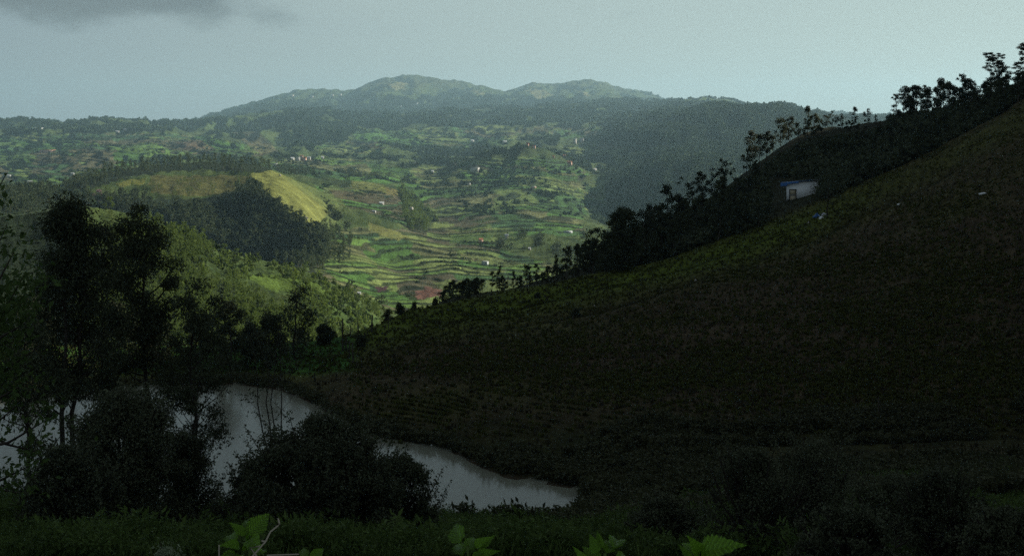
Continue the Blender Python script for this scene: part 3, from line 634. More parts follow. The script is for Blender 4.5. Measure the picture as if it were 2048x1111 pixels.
def place_tree(meshes, loc, label, cat='tree', name='tree', group=None, rz=None, sc_=1.0, sz=None, leafname='crown'):
    o = thing(name, label, cat, loc, R.uniform(0, 6.28) if rz is None else rz, group)
    o.scale = (sc_, sc_, sc_ * (sz or 1))
    obj('trunk', meshes[0], o); obj(leafname, meshes[1], o)
    return o

# templates of middle-distance trees
T_EUC = [tree_parts(100 + i, 11, .15, .35 - .04 * (i % 3), .17, euca_p, 20, 1500, .48, .085, 0.9, .38, leaf='dark_leaf2', bark='palebark', nm='eucalyptus', twigs=1) for i in range(5)]
T_BUSHY = [tree_parts(130 + i, 8, .16, .12, .33, round_p, 30, 2200, .42, .11, 0.2, .6, leaf='dark_leaf', nm='bushy') for i in range(4)]
T_AIRY = [tree_parts(150 + i, 10, .12, .3, .22, round_p, 18, 950, .48, .09, 0.5, .45, leaf='dark_leaf2', nm='airy', twigs=3) for i in range(3)]
T_CON = [tree_parts(170 + i, 12, .17, .1, .2, cone_p, 34, 2100, .45, .07, 0.6, .45, leaf='dark_leaf', nm='conical') for i in range(3)]
T_TIER = [tree_parts(180 + i, 11, .16, .30, .30, flat_p, 26, 1700, .34, .085, 0.1, .5, leaf='dark_leaf2', nm='tiered', twigs=2, squash=.35) for i in range(2)]

# ---- trees along the skyline of the hillside: (u, y base, y top, kind, label)
SK = [
 (905, 586, 556, 'B', 'small dark bushy tree at the lower left end of the hillside tree row'),
 (926, 585, 560, 'E', 'short dark tree beside the lower left end of the hillside tree row'),
 (948, 584, 556, 'E', 'dark rounded tree third from the lower end of the hillside row'),
 (966, 583, 553, 'E', 'dark leafy tree between the third and the peaked tree of the row'),
 (984, 581, 541, 'E', 'dark tree left of the sharp peaked tree low on the hillside edge'),
 (1000, 579, 529, 'C', 'sharp peaked tree low on the hillside edge above bright terraces'),
 (1025, 577, 540, 'C', 'small pointed tree right of the sharp peaked one on the hillside edge'),
 (1040, 574, 547, 'B', 'low bushy tree between two taller pairs on the hillside edge'),
 (1056, 572, 523, 'E', 'left of a close pair of dark trees on the hillside edge'),
 (1073, 569, 526, 'E', 'right of a close pair of dark trees on the hillside edge'),
 (1096, 565, 528, 'B', 'dark bushy tree left of the three tall trees beside the great round tree'),
 (1115, 561, 506, 'C', 'first and lowest of three tall dark trees left of the great round tree'),
 (1134, 557, 487, 'E', 'second of three tall dark trees left of the great round tree'),
 (1155, 552, 484, 'C', 'third and tallest of three dark trees left of the great round tree'),
 (1174, 546, 500, 'B', 'dark bushy tree close against the left of the thin tall stem'),
 (1194, 541, 446, 'A', 'thin tall sparse tree just left of the great round tree'),
 (1288, 520, 418, 'E', 'leafy dark tree touching the right side of the great round tree'),
 (1303, 500, 404, 'E', 'dark tree leaning up right of the great round tree crown'),
 (1318, 490, 406, 'B', 'dark bushy tree below the lone thin top on the wooded slope'),
 (1336, 470, 370, 'E', 'lone thin topped tree standing above the lower wooded slope'),
 (1356, 455, 384, 'B', 'broad dark tree right of the lone thin topped tree'),
 (1384, 430, 352, 'T', 'first of four brownish flat topped trees halfway up the wooded slope'),
 (1402, 420, 340, 'E', 'second of four brownish trees halfway up the wooded slope'),
 (1422, 408, 334, 'T', 'third and highest of four brownish trees halfway up the wooded slope'),
 (1445, 396, 336, 'E', 'fourth of four brownish trees halfway up the wooded slope'),
 (1472, 366, 308, 'L', 'bare thin tree leaning left against the blue haze'),
 (1492, 352, 296, 'A', 'sparse tree at the foot of the tall eucalyptus group'),
 (1504, 345, 258, 'E', 'leftmost tall eucalyptus of the group above the leaning tree'),
 (1520, 330, 262, 'E', 'second tall eucalyptus of the group above the leaning tree'),
 (1533, 322, 262, 'E', 'third eucalyptus of the group above the leaning tree'),
 (1546, 312, 270, 'E', 'short eucalyptus closing the group above the leaning tree'),
 (1562, 306, 234, 'E', 'slender tree with tufted top left of a taller twin above the hut'),
 (1580, 296, 230, 'E', 'tufted slender tree right of its twin on the slope above the hut'),
 (1596, 286, 240, 'A', 'short sparse tree between the tufted pair and the tall pointed tree'),
 (1616, 276, 210, 'C', 'tall pointed dark tree on the skyline above the white hut'),
 (1630, 272, 224, 'B', 'dense dark tree touching the tall pointed one on the skyline'),
 (1650, 264, 226, 'A', 'see-through tree first of the thin group right of the pointed tree'),
 (1664, 262, 221, 'A', 'see-through tree tallest of the thin group right of the pointed tree'),
 (1680, 262, 224, 'A', 'see-through tree third of the thin group right of the pointed tree'),
 (1697, 262, 238, 'B', 'low dark bush tree in the dip of the skyline'),
 (1709, 261, 212, 'C', 'narrow dark tree standing alone in the skyline dip'),
 (1733, 254, 214, 'A', 'airy wide tree right of the narrow dark skyline tree'),
 (1752, 250, 228, 'E', 'short dark tree between the airy tree and the low gap'),
 (1776, 246, 228, 'B', 'small bushy tree left of the dense grove on the skyline'),
 (1795, 244, 188, 'E', 'tall leftmost tree of the dense skyline grove'),
 (1976, 206, 150, 'A', 'thin tree between the dense grove and the large feathery tree'),
 (1950, 212, 166, 'A', 'pale airy tree rising above the right end of the dense grove'),
]
def tmpl(kind, i):
    return {'E': (T_EUC, 11, 'eucalyptus_tree'), 'B': (T_BUSHY, 8.6, 'bushy_tree'), 'A': (T_AIRY, 10.2, 'sparse_tree'), 'C': (T_CON, 12.2, 'conical_tree'), 'T': (T_TIER, 11, 'flat_topped_tree'), 'L': (T_AIRY, 10.2, 'leaning_tree')}[kind]
def crest_point(u, y):
    """stand on the skyline: nearest hit, else the crest of the near sheet"""
    c = int(np.clip(np.searchsorted(UN, u), 1, len(UN) - 1)); k = int(np.argmin(YN[:, c]))
    if y < YN[k, c] + 3: return Vector((XN[k, c], DN[k, c], ZN[k, c])) if False else Vector((DN[k, c] * (u - 1024) / F, DN[k, c], ZN[k, c]))
    p = hit(u, y, 100, 400)
    return p if p else Vector((DN[k, c] * (u - 1024) / F, DN[k, c], ZN[k, c]))
for i, (u, yb, yt, kd, lab) in enumerate(SK):
    p = crest_point(u, yb); hh = (HOR - yt) / F * p.y + EYE - p.z; T, h0, nm = tmpl(kd, i)
    o = place_tree(T[i % len(T)], (p.x, p.y, p.z - .15), lab, 'tree', nm, 'trees along the edge and skyline of the hillside', sc_=hh / h0)
    if kd == 'L': o.rotation_euler = (0, math.radians(-32), 0)
for i in range(36):      # dense grove on the skyline
    u = 1803 + i * 5.3 + R.uniform(-3, 3); p = crest_point(u, 0); hh = R.choice([26, 34, 44, 50, 58, 66]) * R.uniform(.9, 1.1) / F * p.y
    wh = ['near its left end', 'left of its middle', 'in its middle', 'right of its middle', 'near its right end'][min(4, i * 5 // 36)]
    T, h0, nm = tmpl('EBECE'[i % 5], i)
    lab = f"{['tall slender', 'low rounded', 'dark tufted', 'pointed dark', 'ragged dark'][i % 5]} tree of the dense skyline grove, {wh}"
    place_tree(T[i % len(T)], (p.x, p.y + R.uniform(-6, 3), p.z - .2), lab, 'tree', nm, 'dense grove on the skyline', sc_=hh / h0)
# the two feathery trees at the top right, the great round tree, the faint tree by the hut
big = [tree_parts(300 + i, 9.5, .14, .16, .34, lambda h: 0.30 + 1.0 * h if h < .45 else 0.8 - 0.5 * (h - .45), 80, 14000, .20, .065, 0.1, .5, leaf='dark_leaf2', nm='feathery', twigs=3, squash=.35, lobes=.5, lean=.12 * (1 if i else -1)) for i in range(2)]
for i, (u, yb, yt, lab) in enumerate([(2004, 200, 106, 'large feathery tree with layered crown leaning left on the skyline at the upper right'),
                                      (2050, 190, 88, 'taller feathery layered tree cut by the right edge of the photo')]):
    p = crest_point(u, yb); hh = (HOR - yt) / F * p.y + EYE - p.z
    place_tree(big[i], p, lab, 'tree', 'feathery_tree', 'feathery trees at the top of the hill', rz=0, sc_=hh / 9.5)
rt = tree_parts(320, 9, .22, .03, .30, lambda h: math.sqrt(max(.02, 1 - (1.6 * h - .65) ** 2)), 150, 20000, .24, .10, 0.2, .6, leaf='dark_leaf', nm='round', lobes=.15)
p = hit(1247, 540, 100, 400) or at(1247, 190)
place_tree(rt, p, 'great round dense dark tree halfway down the hillside edge', 'tree', 'round_tree', sc_=((HOR - 416) / F * p.y + EYE - p.z) / 9.3, rz=.5)
ft = tree_parts(321, 6.5, .11, .3, .42, round_p, 26, 1500, .22, .11, 0.2, .5, leaf='dark_leaf', nm='hut_tree', twigs=2)
p = hit(1656, 432, 100, 400)
place_tree(ft, p, 'faint dark tree with bare lower trunk just right of the white hut', 'tree', 'small_tree', sc_=((HOR - 345) / F * p.y + EYE - p.z) / 6.8)

# ---- the dark wood that covers the slope behind the field edge
def scatter_near(n, cond, rng):
    out = []
    while len(out) < n:
        u = rng.uniform(880, 2100); k = rng.integers(k_ridge, subs[13] + 1); c = int(np.searchsorted(UN, u))
        if (u < 1250 or k < subs[13] - 16) and (u > 1200 or rng.random() < .3) and cond(u, YN[k, c], DN[k, c], k): out.append((u, DN[k, c], ZN[k, c], YN[k, c]))
    return out
g = np.random.default_rng(5)
rid = np.interp
pts = scatter_near(285, lambda u, y, D, k: y < YN[k_ridge, int(np.searchsorted(UN, u))] + 2 and not (1520 < u < 1700 and y > 336), g)
pts.sort(key=lambda t: t[0])
for i, (u, D, z, y) in enumerate(pts):
    kd = 'BEBCBE'[i % 6]; T, h0, nm = tmpl(kd, i); s = R.uniform(2.6, 5.2) / h0
    if u > 1600 and y > 240: s *= .75
    if u < 1160: s *= .5
    kindn = {'B': 'rounded', 'E': 'slender', 'C': 'pointed'}[kd]
    zone = 'below the great round tree' if u < 1200 else 'right of the great round tree' if u < 1400 else 'left of the white hut' if u < 1570 else 'above the white hut' if u < 1750 else 'under the skyline grove'
    place_tree(T[i % len(T)], (D * (u - 1024) / F, D, z - .2), f'small {kindn} dark tree in the shaded wood {zone}', 'tree', nm.replace('_tree', '') + '_tree', f'small {kindn} trees of the shaded wood {zone}', sc_=s)

# ------------------------------------------------------------------ instanced masses (nobody could count them)
def scatter_stuff(name, label, P, templates, scale, seed=0, parent=None):
    g = np.random.default_rng(seed); n = len(P)
    m = bpy.data.meshes.new(name); m.vertices.add(n); m.vertices.foreach_set('co', np.asarray(P, np.float32).ravel())
    def att(nm, ty, v):
        a = m.attributes.new(nm, ty, 'POINT'); a.data.foreach_set('value', v)
    att('turn', 'FLOAT', g.uniform(0, 6.28, n).astype(np.float32)); att('size', 'FLOAT', np.asarray(scale, np.float32)); att('pick', 'INT', g.integers(0, len(templates), n).astype(np.int32))
    col = bpy.data.collections.new(name + '_source')
    for t in templates: col.objects.link(bpy.data.objects.new(t.name, t))
    o = obj(name, m, parent, label=label, kind='stuff')
    ng = bpy.data.node_groups.new(name, 'GeometryNodeTree')
    ng.interface.new_socket('Geometry', in_out='INPUT', socket_type='NodeSocketGeometry'); ng.interface.new_socket('Geometry', in_out='OUTPUT', socket_type='NodeSocketGeometry')
    N, L = ng.nodes, ng.links
    gi, go = N.new('NodeGroupInput'), N.new('NodeGroupOutput')
    ci = N.new('GeometryNodeCollectionInfo'); ci.inputs['Collection'].default_value = col; ci.inputs['Separate Children'].default_value = True; ci.inputs['Reset Children'].default_value = True
    ip = N.new('GeometryNodeInstanceOnPoints'); ip.inputs['Pick Instance'].default_value = True
    def na(nm, ty):
        a = N.new('GeometryNodeInputNamedAttribute'); a.data_type = ty; a.inputs['Name'].default_value = nm; return [s for s in a.outputs if s.enabled and s.name == 'Attribute'][0]
    cx = N.new('ShaderNodeCombineXYZ'); L.new(na('turn', 'FLOAT'), cx.inputs['Z']); er = N.new('FunctionNodeEulerToRotation'); L.new(cx.outputs[0], er.inputs[0])
    L.new(gi.outputs[0], ip.inputs['Points']); L.new(ci.outputs[0], ip.inputs['Instance']); L.new(na('pick', 'INT'), ip.inputs['Instance Index'])
    L.new(er.outputs[0], ip.inputs['Rotation']); L.new(na('size', 'FLOAT'), ip.inputs['Scale']); L.new(ip.outputs[0], go.inputs[0])
    md = o.modifiers.new('scatter', 'NODES'); md.node_group = ng
    return o
def clump(seed, n, s, mat, hgt=1.0, name='clump', wid=.9):
    g = np.random.default_rng(seed); P = g.normal(size=(n, 3)); P /= np.linalg.norm(P, axis=1)[:, None]; P *= g.uniform(.35, 1, (n, 1)) * .5; P[:, 2] = P[:, 2] * hgt + .5 * hgt
    V, Fc = leaves(P, s, g, 0.2, wid); return mesh_np(name, V, Fc, M[mat])
def tuft(seed, n, h, spread, mat, name='tuft', w=.05, lean=.5):
    g = np.random.default_rng(seed); V, Fc = [], []
    for i in range(n):
        a = g.uniform(0, 6.28); r = spread * g.uniform(0, 1); b = np.array([r * math.cos(a), r * math.sin(a), -.03]); a2 = g.uniform(0, 6.28); hh = h * g.uniform(.6, 1.2); l = lean * g.uniform(.3, 1) * hh
        tip = b + [l * math.cos(a2), l * math.sin(a2), hh]; sd = np.array([-math.sin(a2), math.cos(a2), 0]) * w
        mid = b * .45 + tip * .55 + [0, 0, .1 * hh]; k = len(V)
        V += [b - sd * .6, b + sd * .6, mid + sd, tip, mid - sd]; Fc += [[k, k + 1, k + 2, k + 4], [k + 4, k + 2, k + 3, k + 3]]
    F4 = np.array([f for f in Fc if len(set(f)) == 4]); F3 = np.array([f[:3] for f in Fc if len(set(f)) == 3])
    return mesh_np(name, np.array(V), [F4, F3], M[mat])
def pick(mask, n, rng, DD, UU, ZZ, jit=True):
    w = mask.ravel().astype(float); w /= w.sum(); k = rng.choice(len(w), n, p=w)
    d = DD.ravel()[k]; u = UU.ravel()[k] + rng.uniform(-1.5, 1.5, n); return np.stack([d * (u - 1024) / F, d, ZZ.ravel()[k]], 1), k
UGV = np.broadcast_to(UV, DV.shape)
capm = (YV < capV[None, :] + 6)
visV = (YV <= np.minimum(cmV, 1e9) + 3) & capm & (UGV > -80) & (UGV < 2120)
def area_w(D, Y):      # equal density per screen area
    a = np.abs(np.diff(Y, axis=0, append=Y[-1:])); return np.clip(a, 0.3, 4)
AW = area_w(DV, YV)
# middle-distance tree meshes for the valley (a few hundred faces each)
def valley_tree(seed, Ht, cb, cw, prof, nc, nl, ls, leaf, bark='palebark', **k):
    return tree_parts(seed, Ht, Ht * .012, cb, cw, prof, nc, nl, ls, k.pop('cr', .10), k.pop('droop', .6), .5, k=3, limbs=False, leaf=leaf, bark=bark, nm='valley_tree', **k)
VT = {'forest': [valley_tree(400 + i, 9, .18, .17, euca_p, 12, 170, 1.0, 'forest_leaf') for i in range(5)],
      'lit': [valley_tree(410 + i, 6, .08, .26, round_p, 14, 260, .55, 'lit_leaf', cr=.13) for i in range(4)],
      'euca': [valley_tree(420 + i, 9, .25, .15, euca_p, 12, 150, .9, 'euca_leaf') for i in range(4)],
      'bush': [valley_tree(430 + i, 4, .02, .45, round_p, 12, 120, .8, 'forest_leaf', cr=.17) for i in range(3)]}
def region(fn_, lo, hi): return visV & (DV > lo) & (DV < hi) & fn_
yel = inpoly(UGV, YV0, YEL)
hillface = inpoly(UGV + 16 * WN + 8 * WN2, YV0 + 8 * WN2, [(200, 440), (300, 432), (420, 428), (468, 402), (495, 372), (530, 398), (560, 425), (600, 452), (650, 486), (635, 530), (560, 545), (440, 530), (330, 500), (190, 480)])
REG = [   # name, tree kind, mask, individuals, mass count, scale, label, group
 ('forest', 'forest', region(hillface, 600, 860) * (.35 + SS(-.3, .3, fn)), 290, 1500, (.5, 1.0), 'slender dark tree of the shaded wood on the middle hill', 'trees of the shaded hill face', 'forest_tree'),
 ('crest', 'euca', region((FOR > .4), 860, 1300) * 1.0, 110, 120, (.5, .95), 'small upright tree on the wooded crest of the middle hill', 'trees on the crest of the middle hill', 'crest_tree'),
 ('slope', 'lit', region((FOR > .4) & (UGV > 150), 200, 400) * 1.0, 250, 900, (.30, .58), 'leafy sunlit tree on the near slope', 'leafy trees on the near sunlit slope', 'slope_tree'),
 ('left', 'forest', region((FOR > .3) & (UGV < 300), 390, 900) * 1.0, 140, 260, (.6, 1.0), 'dark tree on the dim slope left of the valley', 'trees of the dim left slope', 'dim_slope_tree'),
 ('belt', 'bush', region((belts > .5) & ~yel, 430, 1700) * 1.0, 200, 150, (.6, 1.6), 'dark round bush between the terraced fields', 'bushes between the terraces', 'field_bush'),
 ('edge', 'euca', region(inpoly(UGV, YV0, [(615, 452), (660, 455), (705, 478), (700, 520), (650, 540), (600, 548), (640, 520), (655, 490)]), 600, 900) * 1.0, 70, 60, (.4, .8), 'paler young tree where the hill wood meets the terraces', 'young trees at the edge of the hill wood', 'young_tree'),
 ('cliff', 'lit', region((cliff > .5), 1000, 1400) * 1.0, 60, 60, (1.0, 1.7), 'green bush on the steep broken edge beside the white rock', 'bushes on the broken edge', 'cliff_bush'),
 ('hedge', 'lit', region((TER < .4) & (FOR < .3) & ~yel & (fn > .05), 300, 1300) * np.where(DV < 430, .35, 1), 150, 300, (.28, .62), 'small green shrub scattered on the valley slopes', 'scattered shrubs on the valley slopes', 'shrub')]
g = np.random.default_rng(11)
for nm, kd, mask, ni, nm_, (s0, s1), lab, grp, on in REG:
    if mask.sum() < 10: continue
    P, k = pick(mask * AW, ni + nm_, g, DV, UGV, ZV)
    sz = g.uniform(s0, s1, len(P)); o_ = np.argsort(-(sz / P[:, 1])); P = P[o_]; sz = sz[o_]
    T = VT[kd]
    for i in range(ni):
        u = 1024 + P[i, 0] / P[i, 1] * F; y = z2y(P[i, 1], P[i, 2])
        side = ' leftmost' if u < 150 else ' left' if u < 330 else ' middle' if u < 620 else ' below yellow slope' if u < 780 else ' valley centre' if u < 930 else ' right part'
        extra = {'forest': [' at its foot', ' near its middle', ' near its top'][0 if y > 490 else 1 if y > 430 else 2] + (', left part' if u < 420 else ', right part' if u > 530 else ''),
                 'crest': ', left end' if u < 230 else ', right end' if u > 430 else ', middle',
                 'slope': (' by its ridge,' if y < 500 else ' halfway down,' if y < 590 else ' low by the bank,') + side,
                 'left': (', upper' if y < 410 else ', middle' if y < 440 else ', lower') + ' part,' + side, 'belt': (', near' if P[i, 1] < 650 else ', mid' if P[i, 1] < 1000 else ', far') + ' terraces,' + side,
                 'cliff': '', 'edge': ', upper' if y < 490 else ', lower', 'hedge': (', near,' if P[i, 1] < 650 else ', far,') + side}[nm]
        place_tree(T[i % len(T)], (P[i, 0], P[i, 1], P[i, 2] - .2), (lab + extra), 'bush' if kd == 'bush' or nm in ('cliff', 'hedge') else 'tree', on, (grp + extra)[:70], sc_=float(sz[i]), leafname='foliage' if kd == 'bush' else 'crown')
    mix = []
    for a, b_ in T:
        V = np.concatenate([np.array([v.co for v in a.vertices]), np.array([v.co for v in b_.vertices])]); na_ = len(a.vertices)
        FA = np.array([list(p.vertices) for p in a.polygons]); FB = np.array([list(p.vertices) for p in b_.polygons]) + na_
        mm = mesh_np(nm + '_mass_tree', V, [FA, FB], b_.materials[0]); mix.append(mm)
    scatter_stuff({'forest': 'wood', 'crest': 'crest_wood', 'slope': 'slope_thicket', 'left': 'dim_wood', 'belt': 'undergrowth', 'edge': 'edge_growth', 'cliff': 'cliff_scrub', 'hedge': 'scrub'}[nm], 'uncounted further growth of the same ' + grp, P[ni:], mix, sz[ni:], 3)
mask = visV & (DV > 200) & (DV < 480) & (UGV > 330) & (UGV < 900) & (WN + .6 * WN2 > -.05)
P, k = pick(mask * AW, 2600, g, DV, UGV, ZV); P[:, 2] -= .15
sb_ = [clump(530 + i, 34, .34, 'slope_bush' if i % 2 else 'lit_leaf', .75, 'scrub_clump', .7) for i in range(4)]
scatter_stuff('slope_scrub', 'low scrub dotted over the sunlit slope behind the pond', P, sb_, g.uniform(.5, 1.9, len(P)), 14)
# hedges and bushes on the terrace edges
mask = visV & (riser > .45) & (DV > 430) & (DV < 1700)
P, k = pick(mask * AW * SS(.0, .6, WN), 1300, g, DV, UGV, ZV); P[:, 2] -= .3
hb = [clump(520 + i, 16, .5, 'forest_leaf', .8, 'hedge_clump') for i in range(4)]
scatter_stuff('hedge_growth', 'ragged hedges along the edges of the terraces', P, hb, g.uniform(.9, 1.9, len(P)), 12)
# far woods
fc = [clump(500 + i, 26, .42, 'far_leaf', .8, 'far_clump') for i in range(5)]
mask = visV & (FOR > .35) & (DV > 1200) & (DV < 5200)
P, k = pick(mask * AW * (FOR + .1), 26000, g, DV, UGV, ZV)
P[:, 2] -= .5
scatter_stuff('far_woods', 'dark woods covering the rolling hills across the valley', P, fc, np.clip(g.uniform(4.2, 8.5, len(P)) * np.clip(P[:, 1] / 2300, .85, 1.5), 3, 14), 4)
mask = visV & (FOR > .5) & (DV > 5200) & (DV < 7600)
P, k = pick(mask * AW, 5000, g, DV, UGV, ZV)
scatter_stuff('mountain_woods', 'woods on the flanks of the distant mountains', P, fc, g.uniform(9, 18, len(P)), 5)
mask = visV & (FOR < .3) & (DV > 1200) & (DV < 4200) & (fn > .10) & (riser > .3)
P, k = pick(mask * AW, 1300, g, DV, UGV, ZV)
scatter_stuff('field_trees_and_scrub', 'scattered hedges and scrub among the distant fields', P, fc, g.uniform(2.2, 5.0, len(P)), 6)

# ---- hillside crops, weeds and grass of the bank
UGN = np.broadcast_to(UN, DN.shape); AN = area_w(DN, YN)
inview = (UGN > -60) & (UGN < 2110) & (YN < 1160) & (YN <= cmN + 8)
crop = [tuft(600 + i, 9, .42, .25, 'crop', 'crop_plant', .07, .8) for i in range(4)]
dry = [tuft(610 + i, 9, .45, .3, 'drycrop', 'weed', .05, .7) for i in range(3)]
grs = [tuft(620 + i, 26, .5, .45, 'grass', 'grass_tuft', .03, .6) for i in range(4)]
cn = fbm(np.broadcast_to(XN, DN.shape) / 9, DN / 9, 40, 4)
mask = inview & (DN > 99) & (np.arange(len(DN))[:, None] <= k_ridge + 2) & ~((UGN < 700) & (DN < 128))
P, k = pick(mask * AN * (0.4 + SS(-.2, .5, cn)), 26000, g, DN, UGN, ZN)
scatter_stuff('crops', 'low crop plants covering the shaded hillside field', P, crop, g.uniform(.35, .85, len(P)), 7)
P, k = pick((inview & (DN > 87) & (DN < 215) & ((shore > 2) | (UGN > 1200))) * AN, 9000, g, DN, UGN, ZN)
scatter_stuff('weeds', 'dry weeds and stubble over the hillside and the track', P, dry, g.uniform(.35, .9, len(P)), 8)
fern = [clump(640 + i, 60, .16, 'grass', .8, 'fern_clump', .35) for i in range(4)]
mask = inview & (DN > 27) & (DN < 82) & (DN < Dn[None, :] - .3) & ((UGN < 1200) | (DN < 75))
P, k = pick(mask * AN * (DN / 40.0), 20000, g, DN, UGN, ZN)
scatter_stuff('grass', 'rough grass and bracken on the near bank', P, grs + fern, g.uniform(.3, .85, len(P)) * (1 + 1.0 * np.clip(fbm(P[:, 0] / 2.2, P[:, 1] / 2.2, 3, 2), -.5, 1)), 9)
mask = inview & (((shore < 3) & (UGN < 1230)) | ((DN > 84) & (DN < 104) & (UGN > 560) & (UGN < 2200) & (cn > -.05) & ((UGN < 1480) | (DN > 95))) | ((DN > 58) & (DN < 88) & (UGN > 1120) & (cn > -.25))) & ~((DN > Dn[None, :] - .1) & (DN < Df[None, :] + .2) & (UGN < 1175))
rough = [clump(650 + i, 50, .24, 'rush', .7, 'rush_clump', .4) for i in range(3)]
P, k = pick(mask * AN, 6000, g, DN, UGN, ZN)
scatter_stuff('shore_undergrowth', 'dark matted undergrowth round the edge of the pond', P, rough, g.uniform(.6, 1.5, len(P)), 10)

mask = inview & (np.arange(len(DN))[:, None] > k_ridge + 1) & (np.arange(len(DN))[:, None] <= subs[13] - 12 * (UGN < 1780)) & (UGN > 1190) & ~((np.abs(UGN - 1590) < 60) & (YN > 355))
P, k = pick(mask * AN, 5000, g, DN, UGN, ZN); P[:, 2] -= .2
wc = [clump(660 + i, 40, .34, 'dark_leaf', .8, 'wood_clump', .6) for i in range(4)]
scatter_stuff('wood_undergrowth', 'tangled undergrowth of the shaded wood behind the field', P, wc, g.uniform(.8, 2.6, len(P)), 13)

# ------------------------------------------------------------------ trees round the pond
# far bank
FB = [(458, 742, 604, 92, 'B', 'dark round topped tree on the far bank of the pond'),
      (392, 742, 640, 90, 'B', 'broad low dark tree left of the round topped one on the far bank'),
      (592, 728, 572, 84, 'A2', 'dark twiggy upright tree at the right end of the far bank'),
      (540, 735, 618, 86, 'B', 'dark tree between the round topped and the twiggy tree'),
      (500, 742, 650, 70, 'B', 'low dark tree behind the thin stems on the far bank'),
      (318, 745, 640, 100, 'B', 'dark tree of the far bank seen under the right tall tree'),
      (235, 742, 610, 110, 'B', 'dark tree of the far bank between the two tall trees'),
      (60, 720, 590, 130, 'B', 'dark tree of the far bank at the left edge of the view'),
      (648, 690, 650, 44, 'B', 'small dark bush right of the twiggy tree on the far bank')]
for i, (u, yb, yt, w, kd, lab) in enumerate(FB):
    p = at(u, 131 + (i % 3) * 4) if u < 640 else at(u, 146)
    hh = (HOR - yt) / F * p.y + EYE - p.z; cwm = (w / 2) / F * p.y / hh
    ms = tree_parts(700 + i, hh, .13, .06 if kd == 'B' else .1, cwm * .8, round_p if kd == 'B' else slim_p, 34, 5200 if kd == 'B' else 2600, .26, .12, .2 if kd == 'B' else -1.0, .45, leaf='dark_leaf', nm='bank', twigs=1 if kd == 'B' else 5)
    place_tree(ms, (p.x, p.y, p.z - .1), lab, 'tree', 'bank_tree', 'dark trees on the far bank of the pond', rz=0)
# tall trees of the near side
def near_tree(u, D, yt, lab, seed, name='tall_tree', rz=0, **k):
    p = at(u, D); hh = (HOR - yt) / F * D + EYE - p.z
    a = dict(tr=.13, cb=.45, cw=.1, prof=euca_p, nc=40, nl=14000, ls=.17, cr=.055, droop=.9, wid=.32, twigs=3, leaf='dark_leaf', bark='bark')
    a.update(k)
    ms = tree_parts(seed, hh, a.pop('tr'), a.pop('cb'), a.pop('cw'), a.pop('prof'), a.pop('nc'), a.pop('nl'), a.pop('ls'), a.pop('cr'), a.pop('droop'), a.pop('wid'), nm='near', **a)
    return place_tree(ms, (p.x, p.y, p.z - .1), lab, 'tree', name, 'tall trees on the near bank of the pond', rz=rz)
near_tree(134, 56, 398, 'tall dark tree with twin trunks before the left part of the pond', 801, cb=.40, cw=.155, nc=80, nl=30000, prof=lambda h: 1.05 - .95 * h if h > .12 else .7, trunks=2, tr=.13, cr=.06)
near_tree(312, 60, 412, 'tall dark tree with pointed top right of the twin trunked one', 802, cb=.40, cw=.10, nc=62, nl=17000, prof=lambda h: .75 if h < .55 else 1.0 - 1.5 * (h - .62) if h > .62 else .9, tr=.14, cr=.05)
near_tree(226, 62, 448, 'narrower tall tree standing between the two tallest trees', 803, cb=.40, cw=.085, nc=40, nl=9000, tr=.09, cr=.05)
near_tree(372, 58, 560, 'ragged tree with hanging leaf bunches right of the pointed one', 804, cb=.42, cw=.15, nc=26, nl=6500, tr=.1, cr=.055)
near_tree(385, 62, 690, 'forked small tree with branches drawn against the pond water', 805, 'forked_tree', cb=.45, cw=.30, nc=34, nl=6500, tr=.11, cr=.085, ls=.15, twigs=4)
near_tree(548, 66, 618, 'bare thin stems rising in front of the pond beside the round shrub', 806, 'bare_stemmed_tree', cb=.5, cw=.13, nc=16, nl=500, tr=.05, cr=.06, twigs=6, trunks=4)
near_tree(60, 52, 640, 'bushy dark tree left of the twin trunked tree', 807, cb=.35, cw=.22, nc=40, nl=9000, tr=.1, cr=.075, prof=round_p)
